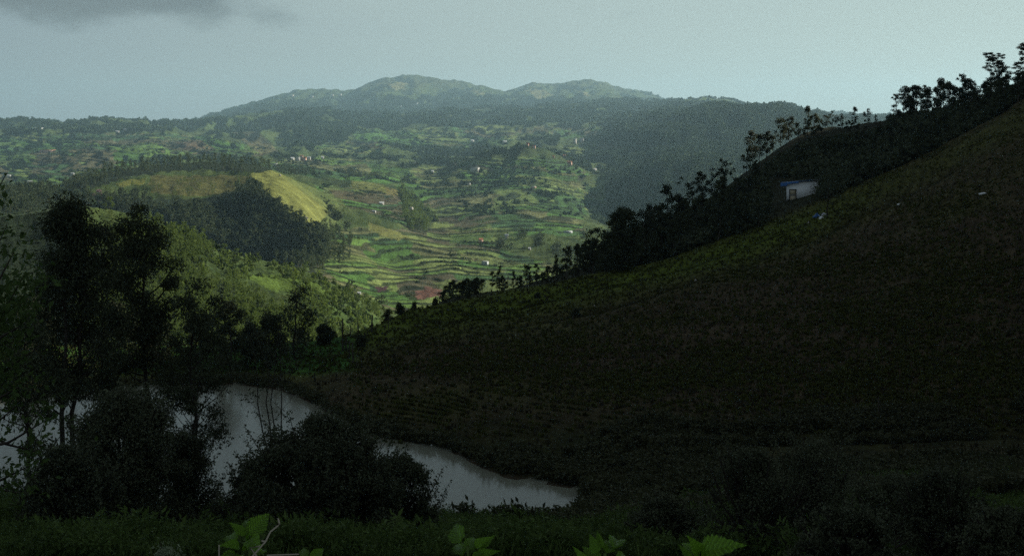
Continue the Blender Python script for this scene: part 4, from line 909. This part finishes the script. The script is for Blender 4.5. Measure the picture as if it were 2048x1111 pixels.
# shrubs of the near bank
def shrub(u, D, yt, wpx, lab, seed, nl, ls, leaf='bush_leaf', prof=None, dy=0, sprigs=26, name='large_shrub', cat='shrub', flat=.9, grp='large dark shrubs on the near bank'):
    p = at(u, D); hh = (HOR - yt) / F * D + EYE - p.z; w = wpx / F * D / 2; nl = int(nl * 1.7)
    g = np.random.default_rng(seed); st, cm = MB(), MB()
    nc = 110; P = []
    th = g.uniform(0, 6.28, nc); h = g.uniform(0.04, 1, nc) ** .8; prof = prof or (lambda h: math.sqrt(max(.03, 1 - h ** 2.2)))
    cs = []
    for i in range(nc):
        r = w * prof(h[i]) * math.sqrt(g.uniform(.2, 1)) * (.88 + .18 * math.sin(3 * th[i] + seed) + .1 * math.sin(7 * th[i]))
        c = np.array([r * math.cos(th[i]), r * math.sin(th[i]) * .7, h[i] * hh * .93]); cs.append(c)
        st.tube([[0.25 * c[0] * .3, 0.25 * c[1] * .3, 0], [c[0] * .45, c[1] * .45, c[2] * .6], c], [.045, .03, .008], 3)
    for i in range(sprigs):      # shoots that stand proud of the outline
        a = g.uniform(0, 6.28); hs = g.uniform(.35, .97); r = w * prof(hs) * 1.0
        c = np.array([r * math.cos(a), r * math.sin(a) * .7, hs * hh]); dd = np.array([math.cos(a) * .5, math.sin(a) * .3, g.uniform(.5, 1.1)]) * hh * .12 * g.uniform(.6, 1.6)
        st.tube([c * .8, c, c + dd], [.02, .012, .004], 3)
        for t in np.linspace(.1, 1, 10): P.append(c + dd * t + g.normal(0, ls * .5, (3, 3)))
    cs = np.array(cs); idx = g.integers(0, nc, nl); off = g.normal(size=(nl, 3)); off /= np.linalg.norm(off, axis=1)[:, None]; off *= g.uniform(0, 1, (nl, 1)) ** .5
    P.append(cs[idx] + off * (hh * .10 * g.uniform(.6, 1.5, (nc, 1)))[idx]); P = np.concatenate(P); P[:, 2] = np.maximum(P[:, 2], .02)
    V, Fc = leaves(P, ls, g, .25, .5); cm.add(V, Fc)
    o = thing(name, lab, cat, (p.x, p.y, p.z - .05), 0, grp)
    obj('stem', st.mesh('stem', M['bark']), o); obj('foliage', cm.mesh('foliage', M[leaf]), o)
    return o
shrub(640, 44, 828, 400, 'large round dark shrub in front of the middle of the pond', 820, 44000, .105)
shrub(665, 43, 872, 250, 'dense lower shrub growing against the front of the large round one', 826, 20000, .10)
shrub(800, 46, 905, 200, 'lower right shoulder shrub spreading over the pond edge', 821, 12000, .10)
shrub(505, 46, 925, 160, 'low shrub at the left foot of the large round shrub', 822, 9000, .10)
shrub(250, 46, 770, 260, 'tall dark shrub below the pointed tree before the pond', 823, 36000, .105)
shrub(130, 43, 885, 230, 'dark shrub around the foot of the twin trunks', 824, 14000, .10)
shrub(372, 48, 860, 130, 'narrow dark shrub left of the open strip of pond', 825, 9000, .10)
for i, (u, D, yt, w, lab) in enumerate([(1500, 30, 890, 250, 'leafy dark bush left of the pair at the bottom right'), (1630, 33, 868, 250, 'tallest leafy dark bush at the bottom right'),
        (1790, 30, 945, 260, 'low dark bush right of the tallest one at the bottom right'), (1880, 27, 935, 220, 'outer dark bush beside the track at the bottom right'), (2010, 24, 1010, 220, 'low bush in the bottom right corner'),
        (1330, 34, 985, 180, 'low dark bush between the pond tip and the leafy bushes'), (1700, 24, 1010, 260, 'low front bush at the bottom right')]):
    shrub(u, D, yt, w, lab, 840 + i, 9000, .062, sprigs=34, grp='leafy bushes at the bottom right', name='leafy_bush', cat='bush')
shrub(332, 14, 1078, 95, 'small pale flowering bush at the bottom edge beside the broad leaved plant', 860, 2600, .035, 'pale_leaf', sprigs=10, name='flowering_bush', cat='bush', grp=None)
for i, (u, y, w, lab) in enumerate([(1152, 634, 20, 'round black bush alone in the middle of the hillside field'), (1075, 596, 12, 'tiny black bush above the round one in the hillside field'),
        (775, 640, 26, 'dark bush at the low end of the hillside ridge beside the fence'), (828, 615, 12, 'small dark bush on the ridge right of the fence'), (870, 604, 9, 'tiny bush on the ridge farther right of the fence'),
        (722, 695, 30, 'dark low bush on the hillside just right of the fence posts'), (800, 628, 22, 'dark bush between the fence and the small ridge bush')]):
    p = hit(u, y, 90, 260) or at(u, 165)
    shrub(u, p.y, y - w * .95, w * 1.1, lab, 870 + i, 700, .16, 'dark_leaf', sprigs=4, name='small_bush', cat='bush', grp='lone bushes on the hillside')

# leafy branches that reach in from the left edge (their tree stands just outside the view)
g = np.random.default_rng(31); tb, cm = MB(), MB()
base = at(-70, 15); base = np.array(base)
def lp(u, y, D): return np.array([D * (u - 1024) / F, D, y2z(D, y)])
PB, PL = [], []
trunk = [base - [0, 0, .2], lp(-60, 900, 15), lp(-70, 640, 15.1), lp(-50, 420, 15), lp(-20, 330, 15)]
tb.tube(trunk, [.10, .085, .07, .04, .01], 7)
TW = [((-60, 700), (70, 575), 26), ((-60, 680), (60, 640), 26), ((-60, 760), (82, 690), 20), ((-60, 720), (50, 545), 22), ((-60, 800), (60, 760), 14), ((-50, 620), (30, 500), 14), ((-50, 430), (14, 345), 6), ((-50, 560), (14, 450), 8),
      ((-60, 900), (95, 838), 10), ((-60, 960), (60, 930), 12), ((-60, 940), (40, 985), 12), ((-60, 860), (40, 805), 8), ((-60, 660), (20, 600), 30), ((-60, 740), (10, 680), 30), ((-60, 840), (85, 905), 7)]
for (a, b_, n) in TW:
    A = lp(*a, 15); B_ = lp(*b_, 15 + g.uniform(-.8, .8)); mid = (A + B_) / 2 + [0, 0, -.08]
    tb.tube([A, mid, B_], [.022, .014, .004], 4)
    for i in range(n):
        t = g.uniform(.35, 1.05); c = A * (1 - t) + B_ * t + g.normal(0, .13, 3); PL.append(c + g.normal(0, .07, (9, 3)))
V, Fc = leaves(np.concatenate(PL), .075, g, .5, .5); cm.add(V, Fc)
o = thing('edge_tree', 'leafy tree at the left edge reaching branches over the pond', 'tree', (0, 0, 0))
obj('trunk', tb.mesh('edge_trunk', M['bark'], True), o); obj('crown', cm.mesh('edge_crown', M['green_leaf']), o)

# pink blossoming tree on the left slope
p = hit(197, 408, 300, 1500) or at(197, 420, True)
pk = tree_parts(890, 5, .08, .2, .32, round_p, 22, 900, .30, .12, 0, .6, leaf='pink', nm='blossom', twigs=1)
place_tree(pk, p, 'pale pink blossoming tree on the dim slope at the left', 'tree', 'blossoming_tree', sc_=28 / F * p.y / 5)

# ------------------------------------------------------------------ broad leaved plants along the bottom edge
def leaf_mesh(L, Wd, seed, curl=.25, fold=.35):
    g = np.random.default_rng(seed); n, k = 26, 9
    t = np.linspace(0, 1, n)[:, None]; s = np.linspace(-1, 1, k)[None, :]
    wv = Wd * .5 * np.clip(np.sin(np.pi * t ** .62), 0, 1) ** .9 * (1 - .45 * t ** 2) * 1.12
    ser = 1 + .10 * np.sign(np.sin(t * 70)) * np.abs(s) ** 3
    x = s * wv * ser; y = t * L + 0 * s
    z = -curl * L * t ** 2 + fold * np.abs(x) + .018 * L * np.sin(t * 30 - np.abs(s) * 5) * np.abs(s)
    V = np.stack([x, y, z], -1).reshape(-1, 3)
    m = mesh_np('leaf', V, grid_faces(0, k, 0, n - 1), M['plant'], False); return m
LM = [leaf_mesh(1, .46, i, .18 + .12 * i, .3) for i in range(4)]
def plant(u, D, tips, lab, seed):
    g = random.Random(seed); x = D * (u - 1024) / F; gz = at(u, D).z
    o = thing('broad_leaved_plant', lab, 'plant', (x, D, gz), 0, 'broad leaved plants along the bottom edge')
    cy_ = y2z(D, tips[0][4]) - gz
    sb = MB(); sb.tube([[0, 0, -.05], [g.uniform(-.03, .03), .02, cy_ * .5], [0, 0, cy_]], [.0035, .003, .002], 6); obj('stem', sb.mesh('plant_stem', M['grass'], True), o)
    for i, (bu, by, tu, ty, _cy, wd_) in enumerate(tips):
        A = Vector(((bu - u) / F * D, 0, y2z(D, by) - gz)); B_ = Vector(((tu - u) / F * D, g.uniform(-.06, .06), y2z(D, ty) - gz))
        d = B_ - A; L_ = d.length
        lf = obj('leaf', LM[i % 4], o, A); ydir = d.normalized(); nrm = Vector((g.uniform(-.2, .2), -1, g.uniform(.3, .7)))
        xdir = ydir.cross(nrm).normalized(); zdir = xdir.cross(ydir)
        import mathutils
        lf.rotation_euler = mathutils.Matrix((xdir, ydir, zdir)).transposed().to_euler(); lf.scale = (L_ * wd_ * .85, L_, L_)
    return o
plant(500, 1.75, [(498, 1070, 532, 1034, 1075, 1.1), (492, 1068, 458, 1042, 1075, 1.0), (489, 1062, 481, 1033, 1075, .5), (470, 1086, 434, 1060, 1075, .9), (500, 1076, 534, 1066, 1075, .8), (478, 1090, 462, 1068, 1075, .9),
      (480, 1110, 461, 1096, 1075, 1.0), (500, 1108, 528, 1092, 1075, 1.0), (494, 1078, 500, 1058, 1075, .8), (485, 1100, 500, 1078, 1075, .7), (470, 1105, 446, 1100, 1075, .8)],
      'tallest broad leaved green plant at the bottom beside a dry twig', 1)
plant(935, 1.9, [(920, 1085, 901, 1057, 1090, 1.0), (935, 1100, 952, 1076, 1090, 1.0), (950, 1090, 973, 1064, 1090, .9), (960, 1098, 990, 1066, 1090, .8), (945, 1112, 966, 1098, 1090, 1.0), (925, 1110, 905, 1090, 1090, .8), (955, 1108, 985, 1090, 1090, .9)],
      'low broad leaved plant below the right part of the pond', 2)
plant(1210, 1.8, [(1195, 1105, 1180, 1068, 1105, 1.3), (1205, 1095, 1192, 1062, 1105, .8), (1215, 1105, 1232, 1076, 1105, 1.1), (1228, 1095, 1253, 1068, 1105, .8), (1175, 1125, 1146, 1090, 1105, .8), (1200, 1125, 1165, 1092, 1105, 1.2), (1235, 1120, 1262, 1106, 1105, 1.0)],
      'wide broad leaved plant at the bottom between the pond tip and its neighbours', 3)
plant(1400, 1.6, [(1398, 1105, 1376, 1056, 1105, .7), (1402, 1105, 1450, 1053, 1105, 1.1), (1392, 1110, 1364, 1082, 1105, .6), (1385, 1120, 1358, 1088, 1105, .8)],
      'plant with two large upright leaves at the bottom right of the pond', 4)
plant(615, 1.9, [(610, 1115, 600, 1100, 1112, 1.0), (620, 1118, 650, 1102, 1112, 1.0), (628, 1125, 664, 1112, 1112, .9)], 'small leaf tips at the bottom edge right of the dry twig', 5)
tw = MB()
for Pq, r in (([(505, 1111), (520, 1094), (531, 1082), (541, 1062), (556, 1050), (559, 1047), (556, 1035)], .0010), ([(530, 1082), (523, 1080)], .001), ([(514, 1112), (500, 1094), (520, 1091)], .0011), ([(438, 1112), (438, 1088)], .0009), ([(535, 1109), (570, 1108), (598, 1107)], .0008)):
    tw.tube([lp(u, y, 1.62) for u, y in Pq], r, 5)
gz = at(520, 1.62).z
tw.tube([[lp(510, 1120, 1.62)[0], 1.62, gz - .02], lp(505, 1111, 1.62)], .0011, 5); tw.tube([[lp(516, 1120, 1.62)[0], 1.63, gz - .02], lp(514, 1112, 1.62)], .0011, 5)
tw.tube([[lp(438, 1120, 1.62)[0], 1.63, gz - .02], lp(438, 1112, 1.62)], .0009, 5); tw.tube([[lp(530, 1130, 1.62)[0], 1.63, gz - .02], lp(535, 1109, 1.62)], .0009, 5)
obj('dry_twig', tw.mesh('dry_twig', M['dry'], True), label='bent pale dry twig beside the tallest broad leaved plant', cat='twig')

# ------------------------------------------------------------------ the white hut
p = hit(1573, 402, 150, 330)
k = p.y / F; hut = thing('hut', 'small white hut with blue tarp on its roof, alone on the dark slope', 'hut', p, math.radians(-20))
Wd, Ht, Dp = 58 * k, 34 * k, 3.0
wl_ = MB(); wl_.box((Wd / 2, .06, Ht / 2 + .35), (Wd, .12, Ht - .1), 0, .055); wl_.box((.06, Dp / 2 + .12, Ht / 2 - .1), (.12, Dp, Ht)); wl_.box((Wd - .06, Dp / 2 + .12, Ht / 2 + .35), (.12, Dp, Ht)); wl_.box((Wd / 2, Dp + .18, Ht / 2 + .3), (Wd, .12, Ht), 0, .055)
obj('wall', wl_.mesh('hut_wall', M['white']), hut)
rf = MB(); rf.box((Wd / 2 - .15, Dp / 2, Ht + .42), (Wd + .9, Dp + .7, .08), 0, .10); ro = obj('roof', rf.mesh('hut_roof', M['asph']), hut)
tp = MB(); g = np.random.default_rng(3)
nx = 18; xs = np.linspace(-.85, Wd * .42, nx); ys = np.linspace(-.46, Dp * .6, 6)
V = [[x, y + g.normal(0, .03), Ht + .48 + .10 * (x - Wd / 2 + .15) + .03 * g.normal() - (.30 * max(0, (.2 - x)) if j == 0 else 0)] for j, y in enumerate(ys) for x in xs]
drop = [[x, -.47 + g.normal(0, .015), Ht + .40 + .10 * (x - Wd / 2 + .15) - (.12 + .30 * (x < .2) + .10 * g.random())] for x in xs]
V = np.array(drop + V); tp.add(V, grid_faces(0, nx, 0, 6)); tp.box((Wd * .68, -.44, Ht + .50 + .10 * (Wd * .18 + .15)), (Wd * .42, .05, .05), 0, .12); obj('tarp', tp.mesh('roof_tarp', M['tarp']), ro)
dx, dw, dh = 6 * k + .5, 14 * k, 24.5 * k
dr = MB()
for bx in ((dx - dw / 2 + .05, dh / 2), (dx + dw / 2 - .05, dh / 2)): dr.box((bx[0], -.03, bx[1] - .05), (.11, .08, dh))
dr.box((dx, -.03, dh - .1), (dw - .22, .08, .12)); dr.box((dx, -.03, dh * .48), (dw - .22, .08, .09)); dr.box((dx, -.03, .0), (dw - .22, .08, .10))
do = obj('door', dr.mesh('door_frame', M['wood']), hut)
for zz, hh in ((dh * .72, dh * .38), (dh * .24, dh * .38)):
    pm = MB(); pm.box((dx, -.015, zz), (dw - .24, .03, hh)); obj('panel', pm.mesh('door_panel', M['panel']), do)

# things lying on the hillside
def rag(name, u, y, w, h, mat, lab, cat, grp=None, seed=0, lift=.08):
    p = hit(u, y, 90, 360); k = p.y / F; g = np.random.default_rng(seed); n = 7
    xs = np.linspace(-.5, .5, n); V = np.array([[x * w * k, yy * w * k * .8, lift + abs(g.normal(0, h * k * .4)) * (1 - abs(2 * x)) + h * k * .5 * (1 - (2 * x) ** 2) * (1 - (2 * yy) ** 2)] for yy in xs for x in xs])
    V[:, :2] += g.normal(0, .03 * w * k, (n * n, 2)); V0 = V.copy(); V0[:, 2] = -.05
    m = MB(); f = grid_faces(0, n, 0, n - 1); m.add(np.concatenate([V]), f)
    rim = [(i, 0) for i in range(n)] + [(n - 1, j) for j in range(1, n)] + [(i, n - 1) for i in range(n - 2, -1, -1)] + [(0, j) for j in range(n - 2, 0, -1)]
    ids = [a * n + b_ for a, b_ in rim]; L_ = len(ids); VR_ = np.concatenate([V[ids], V0[ids]]); m.add(VR_, [[i, (i + 1) % L_, L_ + (i + 1) % L_, L_ + i] for i in range(L_)])
    return obj(name, m.mesh(name, M[mat]), None, p, lab, cat, grp)
rag('cloth', 1634, 434, 16, 5, 'tarp', 'crumpled blue sheet on the slope below the hut', 'cloth', None, 1)
rag('cloth', 1643, 437, 9, 5, 'white', 'white rag heaped beside the blue sheet below the hut', 'cloth', None, 2)
rag('cloth', 1648, 430, 10, 4, 'tin', 'grey strip of cloth behind the white rag below the hut', 'cloth', None, 9)
rag('plastic_sheet', 1800, 409, 9, 1.6, 'white', 'small white sheet lying alone up in the dark field', 'sheet', None, 3)
rag('plastic_sheet', 1967, 388, 15, 2.2, 'white', 'longer white sheet lying near the right edge of the field', 'sheet', None, 4)
rag('blue_bundle', 1375, 495, 8, 9, 'tarp', 'small bright blue bundle by the wood at the field edge', 'bundle', None, 5)
rag('ball_of_plastic', 186, 751, 15, 10, 'pale_leaf', 'pale crumpled lump on the far bank under the tall trees', 'litter', None, 6)
for i, (u, y, s, lab) in enumerate([(1530, 437, 4, 'pale stone on the field edge left of the hut litter'), (1391, 561, 4, 'white stone alone in the middle of the hillside field'), (1189, 612, 2.6, 'tiny white stone right of the round black bush'),
        (1505, 476, 3, 'pale stone at the lower left along the field edge'), (1617, 446, 4, 'brownish stone below the blue sheet')]):
    rag('stone', u, y, s, s * .8, 'rock', lab, 'stone', 'pale stones on the hillside field', 20 + i, .05)
p = hit(1655, 431, 90, 360); k = p.y / F; st = MB(); st.tube([[-.5, 0, .15], [-.15, 0, .05], [0, 0, .35], [.08, 0, .95]], [.06, .07, .06, .03], 6)
obj('bent_pipe', st.mesh('bent_pipe', M['yellow'], True), None, p, 'curved dull yellow pipe standing by the trunk below the hut', 'pipe')

# ------------------------------------------------------------------ fences
fence = thing('fence', 'row of crooked wooden fence posts on the low end of the hillside', 'fence', (0, 0, 0))
posts = [(685, 702, 637, .10), (692, 700, 672, .08), (706, 728, 684, .09), (717, 662, 628, .06), (743, 648, 612, .10), (769, 638, 628, .05), (777, 630, 603, .05), (667, 668, 650, .05), (701, 668, 640, .05), (698, 716, 680, .07), (713, 735, 700, .04), (724, 736, 712, .04)]
tops = []
for i, (u, yb, yt, r) in enumerate(posts):
    p = hit(u, yb, 100, 200) or at(u, 150); h_ = (yb - yt) / F * p.y
    g = np.random.default_rng(i); m = MB(); lx = g.uniform(-.12, .12)
    m.tube([[0, 0, -.2], [lx * .3, 0, h_ * .5], [lx, 0, h_], [lx, 0, h_ + .01]], [r, r * .9, r * .7, .005], 6)
    obj('post', m.mesh('fence_post', M['post']), fence, p); tops.append((p, h_, lx))
f2 = thing('fence', 'faint thin fence of three posts crossing the dark slope above the track', 'fence', (0, 0, 0))
q = []
for i, (u, yb, yt) in enumerate([(1430, 862, 836), (1560, 858, 812), (1757, 850, 794)]):
    p = hit(u, yb, 80, 200) or at(u, 100); h_ = min(2.0, (yb - yt) / F * p.y); m = MB(); m.tube([[0, 0, -.2], [.02, 0, h_ * .6], [.0, 0, h_], [0, 0, h_ + .01]], [.05, .045, .04, .004], 6)
    obj('post', m.mesh('thin_post', M['post']), f2, p); q.append((p, h_))
for fr in (.55, .9):
    m = MB(); m.tube([list(a + Vector((0, 0, h_ * fr))) for a, h_ in q], .006, 4); obj('wire', m.mesh('fence_wire', M['post']), f2)

# ------------------------------------------------------------------ houses of the valley
def house(u, y, wpx, hpx, wall, roof, lab, kind='gable', name='house', grp='houses across the valley', dmin=430):
    p = hit(u, y, dmin)
    if p is None: return
    k = p.y / F; w, h = wpx * k, hpx * k; d = w * .6; rz = R.uniform(-.5, .5)
    o = thing(name, lab, 'house' if name == 'house' else name.replace('_', ' '), p, rz, grp)
    m = MB(); wh = h * (.62 if kind == 'gable' else .85); m.box((0, 0, wh / 2 - .1 * h), (w, d, wh * 1.0 + .2 * h)); obj('wall', m.mesh('house_wall', M[wall]), o)
    m = MB()
    if kind == 'gable':
        x, yy, t = w / 2 + .06 * w, d / 2 + .1 * d, h - wh
        m.add([[-x, -yy, wh], [x, -yy, wh], [x, yy, wh], [-x, yy, wh], [-x, 0, wh + t], [x, 0, wh + t]], [[0, 1, 5, 4], [2, 3, 4, 5]])
        m.add([[-x, -yy, wh], [-x, 0, wh + t], [-x, yy, wh]], [[0, 1, 2]]); m.add([[x, -yy, wh], [x, yy, wh], [x, 0, wh + t]], [[0, 1, 2]]); m.add([[-x, -yy, wh - .01], [x, -yy, wh - .01], [x, yy, wh - .01], [-x, yy, wh - .01]], [[0, 3, 2, 1]])
    else: m.box((0, 0, wh + .07 * h), (w * 1.05, d * 1.05, .12 * h))
    obj('roof', m.mesh('house_roof', M[roof]), o)
    if wpx >= 9:
        for s in (-.25, .25):
            m = MB(); m.box((s * w, -d / 2 - .03, wh * .55), (w * .12, .05, wh * .3)); obj('window', m.mesh('house_window', M['glass']), o)
HS = [
 (57, 262, 46, 6, 'wall', 'tin', 'long pale shed under the skyline at the far left', 'flat'), (950, 344, 15, 8, 'wall', 'tin', 'white house beside the pale lane in the middle of the valley', 'flat'),
 (1150, 288, 6, 9, 'wall', 'tin', 'left of two bright white houses on the wooded rise', 'flat'), (1163, 286, 9, 9, 'wall', 'tin', 'right of two bright white houses on the wooded rise', 'flat'),
 (1139, 329, 9, 6, 'wallp', 'tile', 'orange house low on the right shoulder of the knoll', 'gable'), (1129, 315, 6, 5, 'wallp', 'tile', 'small orange house above the orange one on the shoulder', 'gable'), (1107, 316, 4, 4, 'wallp', 'tile', 'tiny tan house left of the small orange house', 'gable'),
 (1185, 341, 15, 4, 'wall', 'tin', 'low flat pale house at the edge of the dark valley', 'flat'), (1055, 293, 5, 7, 'wallp', 'tile', 'narrow brown house on top of the knoll', 'gable'), (1068, 297, 6, 6, 'wallp', 'tile', 'tan gabled house on top of the knoll', 'gable'),
 (585, 320, 7, 5, 'wall', 'tin', 'leftmost pale house of the village behind the yellow slope', 'gable'), (596, 322, 8, 7, 'wall', 'tin', 'white house of the village second from its left', 'flat'), (608, 322, 9, 7, 'wallp', 'tile', 'pinkish house in the middle of the village', 'gable'),
 (603, 316, 6, 5, 'wall', 'tile', 'red roofed house behind the pinkish one in the village', 'gable'), (618, 319, 6, 5, 'wall', 'tin', 'small white house at the right of the pinkish village house', 'gable'), (645, 318, 6, 5, 'wall', 'tin', 'pale house standing apart right of the village', 'gable'), (551, 332, 8, 5, 'wall', 'tin', 'pale house on the crest just above the yellow slope', 'flat'),
 (830, 328, 6, 3.5, 'wall', 'tin', 'small bright roof on the terraces left of the lane', 'flat'), (868, 317, 7, 3.5, 'wall', 'tin', 'bright flat roof left of the long white one', 'flat'), (893, 315, 10, 4, 'wall', 'tin', 'long white roof above the terraces', 'flat'),
 (865, 345, 5, 4, 'wall', 'tin', 'tiny white house below the bright roofs in the valley', 'gable'), (938, 370, 6, 3.5, 'wall', 'tin', 'tiny white house below the lane', 'flat'), (1067, 376, 10, 3, 'wallp', 'tin', 'low brownish house on the curved terraces', 'flat'),
 (1013, 477, 7, 8, 'wall', 'tin', 'bright white small house low on the valley floor', 'gable'), (962, 485, 8, 8, 'wallp', 'tile', 'orange tinted house on the lower valley floor', 'gable'), (1059, 500, 5, 5, 'wall', 'tin', 'small white house near the edge of the dark valley', 'gable'),
 (763, 409, 9, 5, 'wall', 'tin', 'white shelter on the brown ploughed terraces', 'gable'), (748, 425, 7, 4, 'wall', 'tin', 'small pale shelter below the white one on the brown terraces', 'gable'), (718, 590, 7, 6, 'wall', 'tin', 'white hut at the edge of the nearest green terraces', 'gable'),
 (970, 529, 12, 6, 'tin', 'tin', 'grey shed above the row of hillside trees', 'flat'), (1136, 466, 16, 4, 'tin', 'tin', 'long grey shed at the valley edge left of the dark slope', 'flat'),
 (800, 216, 7, 4, 'wall', 'tin', 'leftmost house of the mountain village', 'flat'), (822, 214, 6, 4, 'wall', 'tin', 'second house of the mountain village', 'flat'), (833, 215, 6, 8, 'wall', 'tin', 'tall white house in the mountain village', 'flat'), (845, 218, 7, 5, 'wall', 'tin', 'white house right of the tall one in the mountain village', 'flat'), (862, 217, 7, 4, 'wall', 'tin', 'fifth house of the mountain village', 'flat'), (878, 215, 8, 4, 'wall', 'tin', 'rightmost house of the mountain village', 'flat'),
 (584, 194, 7, 4, 'wall', 'tin', 'pale house high on the left mountain shoulder, leftmost', 'flat'), (624, 196, 6, 4, 'wall', 'tin', 'pale house alone in the middle of the left mountain shoulder', 'flat'), (664, 193, 5, 4, 'wall', 'tin', 'small pale house left of a close pair on the mountain shoulder', 'flat'), (680, 193, 6, 5, 'wall', 'tin', 'bigger pale house at the right of the mountain shoulder', 'flat'),
 (18, 354, 6, 4, 'wall', 'tin', 'tiny pale house at the far left below the terraces', 'gable'), (60, 366, 8, 4, 'wall', 'tin', 'pale roofed house in the left valley trees', 'gable'), (145, 350, 6, 4, 'wall', 'tin', 'small pale house on the left terraces', 'gable'), (95, 305, 26, 5, 'wallp', 'tile', 'long reddish shed among the left terraces', 'flat'),
 (235, 266, 6, 4, 'wall', 'tin', 'small pale house among the far left trees', 'gable'), (250, 262, 5, 4, 'wall', 'tin', 'smaller pale house behind it among the far left trees', 'gable'), (470, 262, 8, 3, 'wall', 'tin', 'low white roof below the foot of the mountain', 'flat'), (1010, 286, 7, 4, 'wall', 'tin', 'small white house left of the knoll top', 'gable'), (945, 284, 6, 4, 'wall', 'tin', 'white speck of a house above the terraces of the middle hills', 'gable'), (755, 227, 6, 3, 'wall', 'tin', 'white roof on the wooded hill below the mountain village', 'flat'), (1205, 331, 8, 3, 'tin', 'tin', 'grey roof behind the flat pale house', 'flat')]
HS[-1] = (1235, 288, 6, 3, 'wall', 'tin', 'lone pale house on the wooded slope right of the two white houses', 'flat')
for h_ in HS: house(h_[0], h_[1], h_[2], h_[3] * 1.15, h_[4], h_[5], h_[6], h_[7])
def boulder(u, y, w, h, mat, lab, cat, nm, seed, tall=1.0, dmin=430):
    p = hit(u, y, dmin); k = p.y / F; g = np.random.default_rng(seed)
    th, ph = np.meshgrid(np.linspace(0, 2 * math.pi, 13), np.linspace(0, math.pi, 8), indexing='ij')
    r = 1 + .25 * fbm(th * 1.5 * (th < 6.2), ph * 2, seed, 3); x = w * k / 2 * r * np.sin(ph) * np.cos(th); yy = w * k / 2 * r * np.sin(ph) * np.sin(th); z = h * k * .6 * r * np.cos(ph) + h * k * .3
    m = MB(); m.add(np.stack([x, yy, z], -1).reshape(-1, 3), grid_faces(0, 8, 0, 12)); return obj(nm, m.mesh(nm, M[mat]), None, p, lab, cat)
boulder(822, 432, 13, 20, 'rock', 'bright bare white rock face on the broken edge', 'rock', 'bare_rock', 1)
boulder(818, 422, 9, 12, 'rock', 'upper pale rock above the bright rock face', 'rock', 'bare_rock', 2)
for i, (u, y, s, lab) in enumerate([(523, 418, 7, 'pale rock among the trees left of the yellow slope'), (612, 438, 7, 'pale stone low on the yellow slope'), (592, 425, 5, 'small pale stone halfway on the yellow slope'), (604, 446, 6, 'pale stone at the foot of the yellow slope'), (512, 372, 9, 'grey rock at the left top corner of the yellow slope'), (560, 352, 5, 'small stone near the top of the yellow slope')]):
    boulder(u, y, s, s * .8, 'rock', lab, 'rock', 'rock', 10 + i)
def ribbon(name, pts, wpx, mat, lab, dmin=430):
    P = [hit(u, y, dmin) for u, y in pts]; P = [p for p in P if p]
    Q = []
    for a, b_ in zip(P[:-1], P[1:]):
        for t in np.linspace(0, 1, 6)[:-1]:
            x, y = a.x + (b_.x - a.x) * t, a.y + (b_.y - a.y) * t; Q.append((x, y))
    Q = np.array(Q); T = np.gradient(Q, axis=0); T /= np.linalg.norm(T, axis=1)[:, None]; Nn = np.stack([-T[:, 1], T[:, 0]], 1)
    V = []
    for (x, y), n in zip(Q, Nn):
        w = wpx / F * y
        for s in (-1, 1): xx, yy = x + n[0] * w * s, y + n[1] * w * s; V.append([xx, yy, ground_z(xx, yy, True) + .35])
    m = MB(); m.add(V, grid_faces(0, 2, 0, len(Q) - 1)); obj(name, m.mesh(name, M[mat]), kind='structure', label=lab)
ribbon('path', [(922, 511), (935, 515), (960, 521), (985, 526)], 1.3, 'dirt', 'pale footpath across the lower terraces')
ribbon('lane', [(914, 318), (909, 325), (912, 333), (906, 340)], 1.3, 'dirt', 'winding lane on the left of the knoll')
ribbon('field_track', [(670, 388), (720, 395), (780, 404), (806, 400)], 1.0, 'bark', 'dark ditch line across the brown terraces')

# ------------------------------------------------------------------ haze
hz = MB(); x0, x1, y0, y1 = -5200, 6200, -300, 11500; zb, zt = float(min(ZV.min(), ZN.min())) - 1, max(float(ZV[DV < 9000].max()), float(ZN.max()), 330) + 15
zb = float(ZV[DV < 11500].min()) - 1
hz.box(((x0 + x1) / 2, (y0 + y1) / 2, (zb + zt) / 2), (x1 - x0, y1 - y0, zt - zb))
hm = bpy.data.materials.new('haze'); hm.use_nodes = True; n = hm.node_tree; n.nodes.remove(n.nodes['Principled BSDF'])
pv = n.nodes.new('ShaderNodeVolumePrincipled'); pv.inputs['Color'].default_value = (.46, .72, .90, 1); pv.inputs['Density'].default_value = HAZE_DENSITY; pv.inputs['Anisotropy'].default_value = 0.35
n.links.new(pv.outputs[0], n.nodes['Material Output'].inputs['Volume'])
obj('haze', hz.mesh('haze', hm), kind='stuff', label='thin blue haze filling the valley')
print('TRIS', sum(sum(len(p.vertices) - 2 for p in m.polygons) * 0 + len(m.loops) - 2 * len(m.polygons) for m in bpy.data.meshes))
print('ZRANGE', ZV.min(), ZV.max(), ZN.max(), zb, zt)
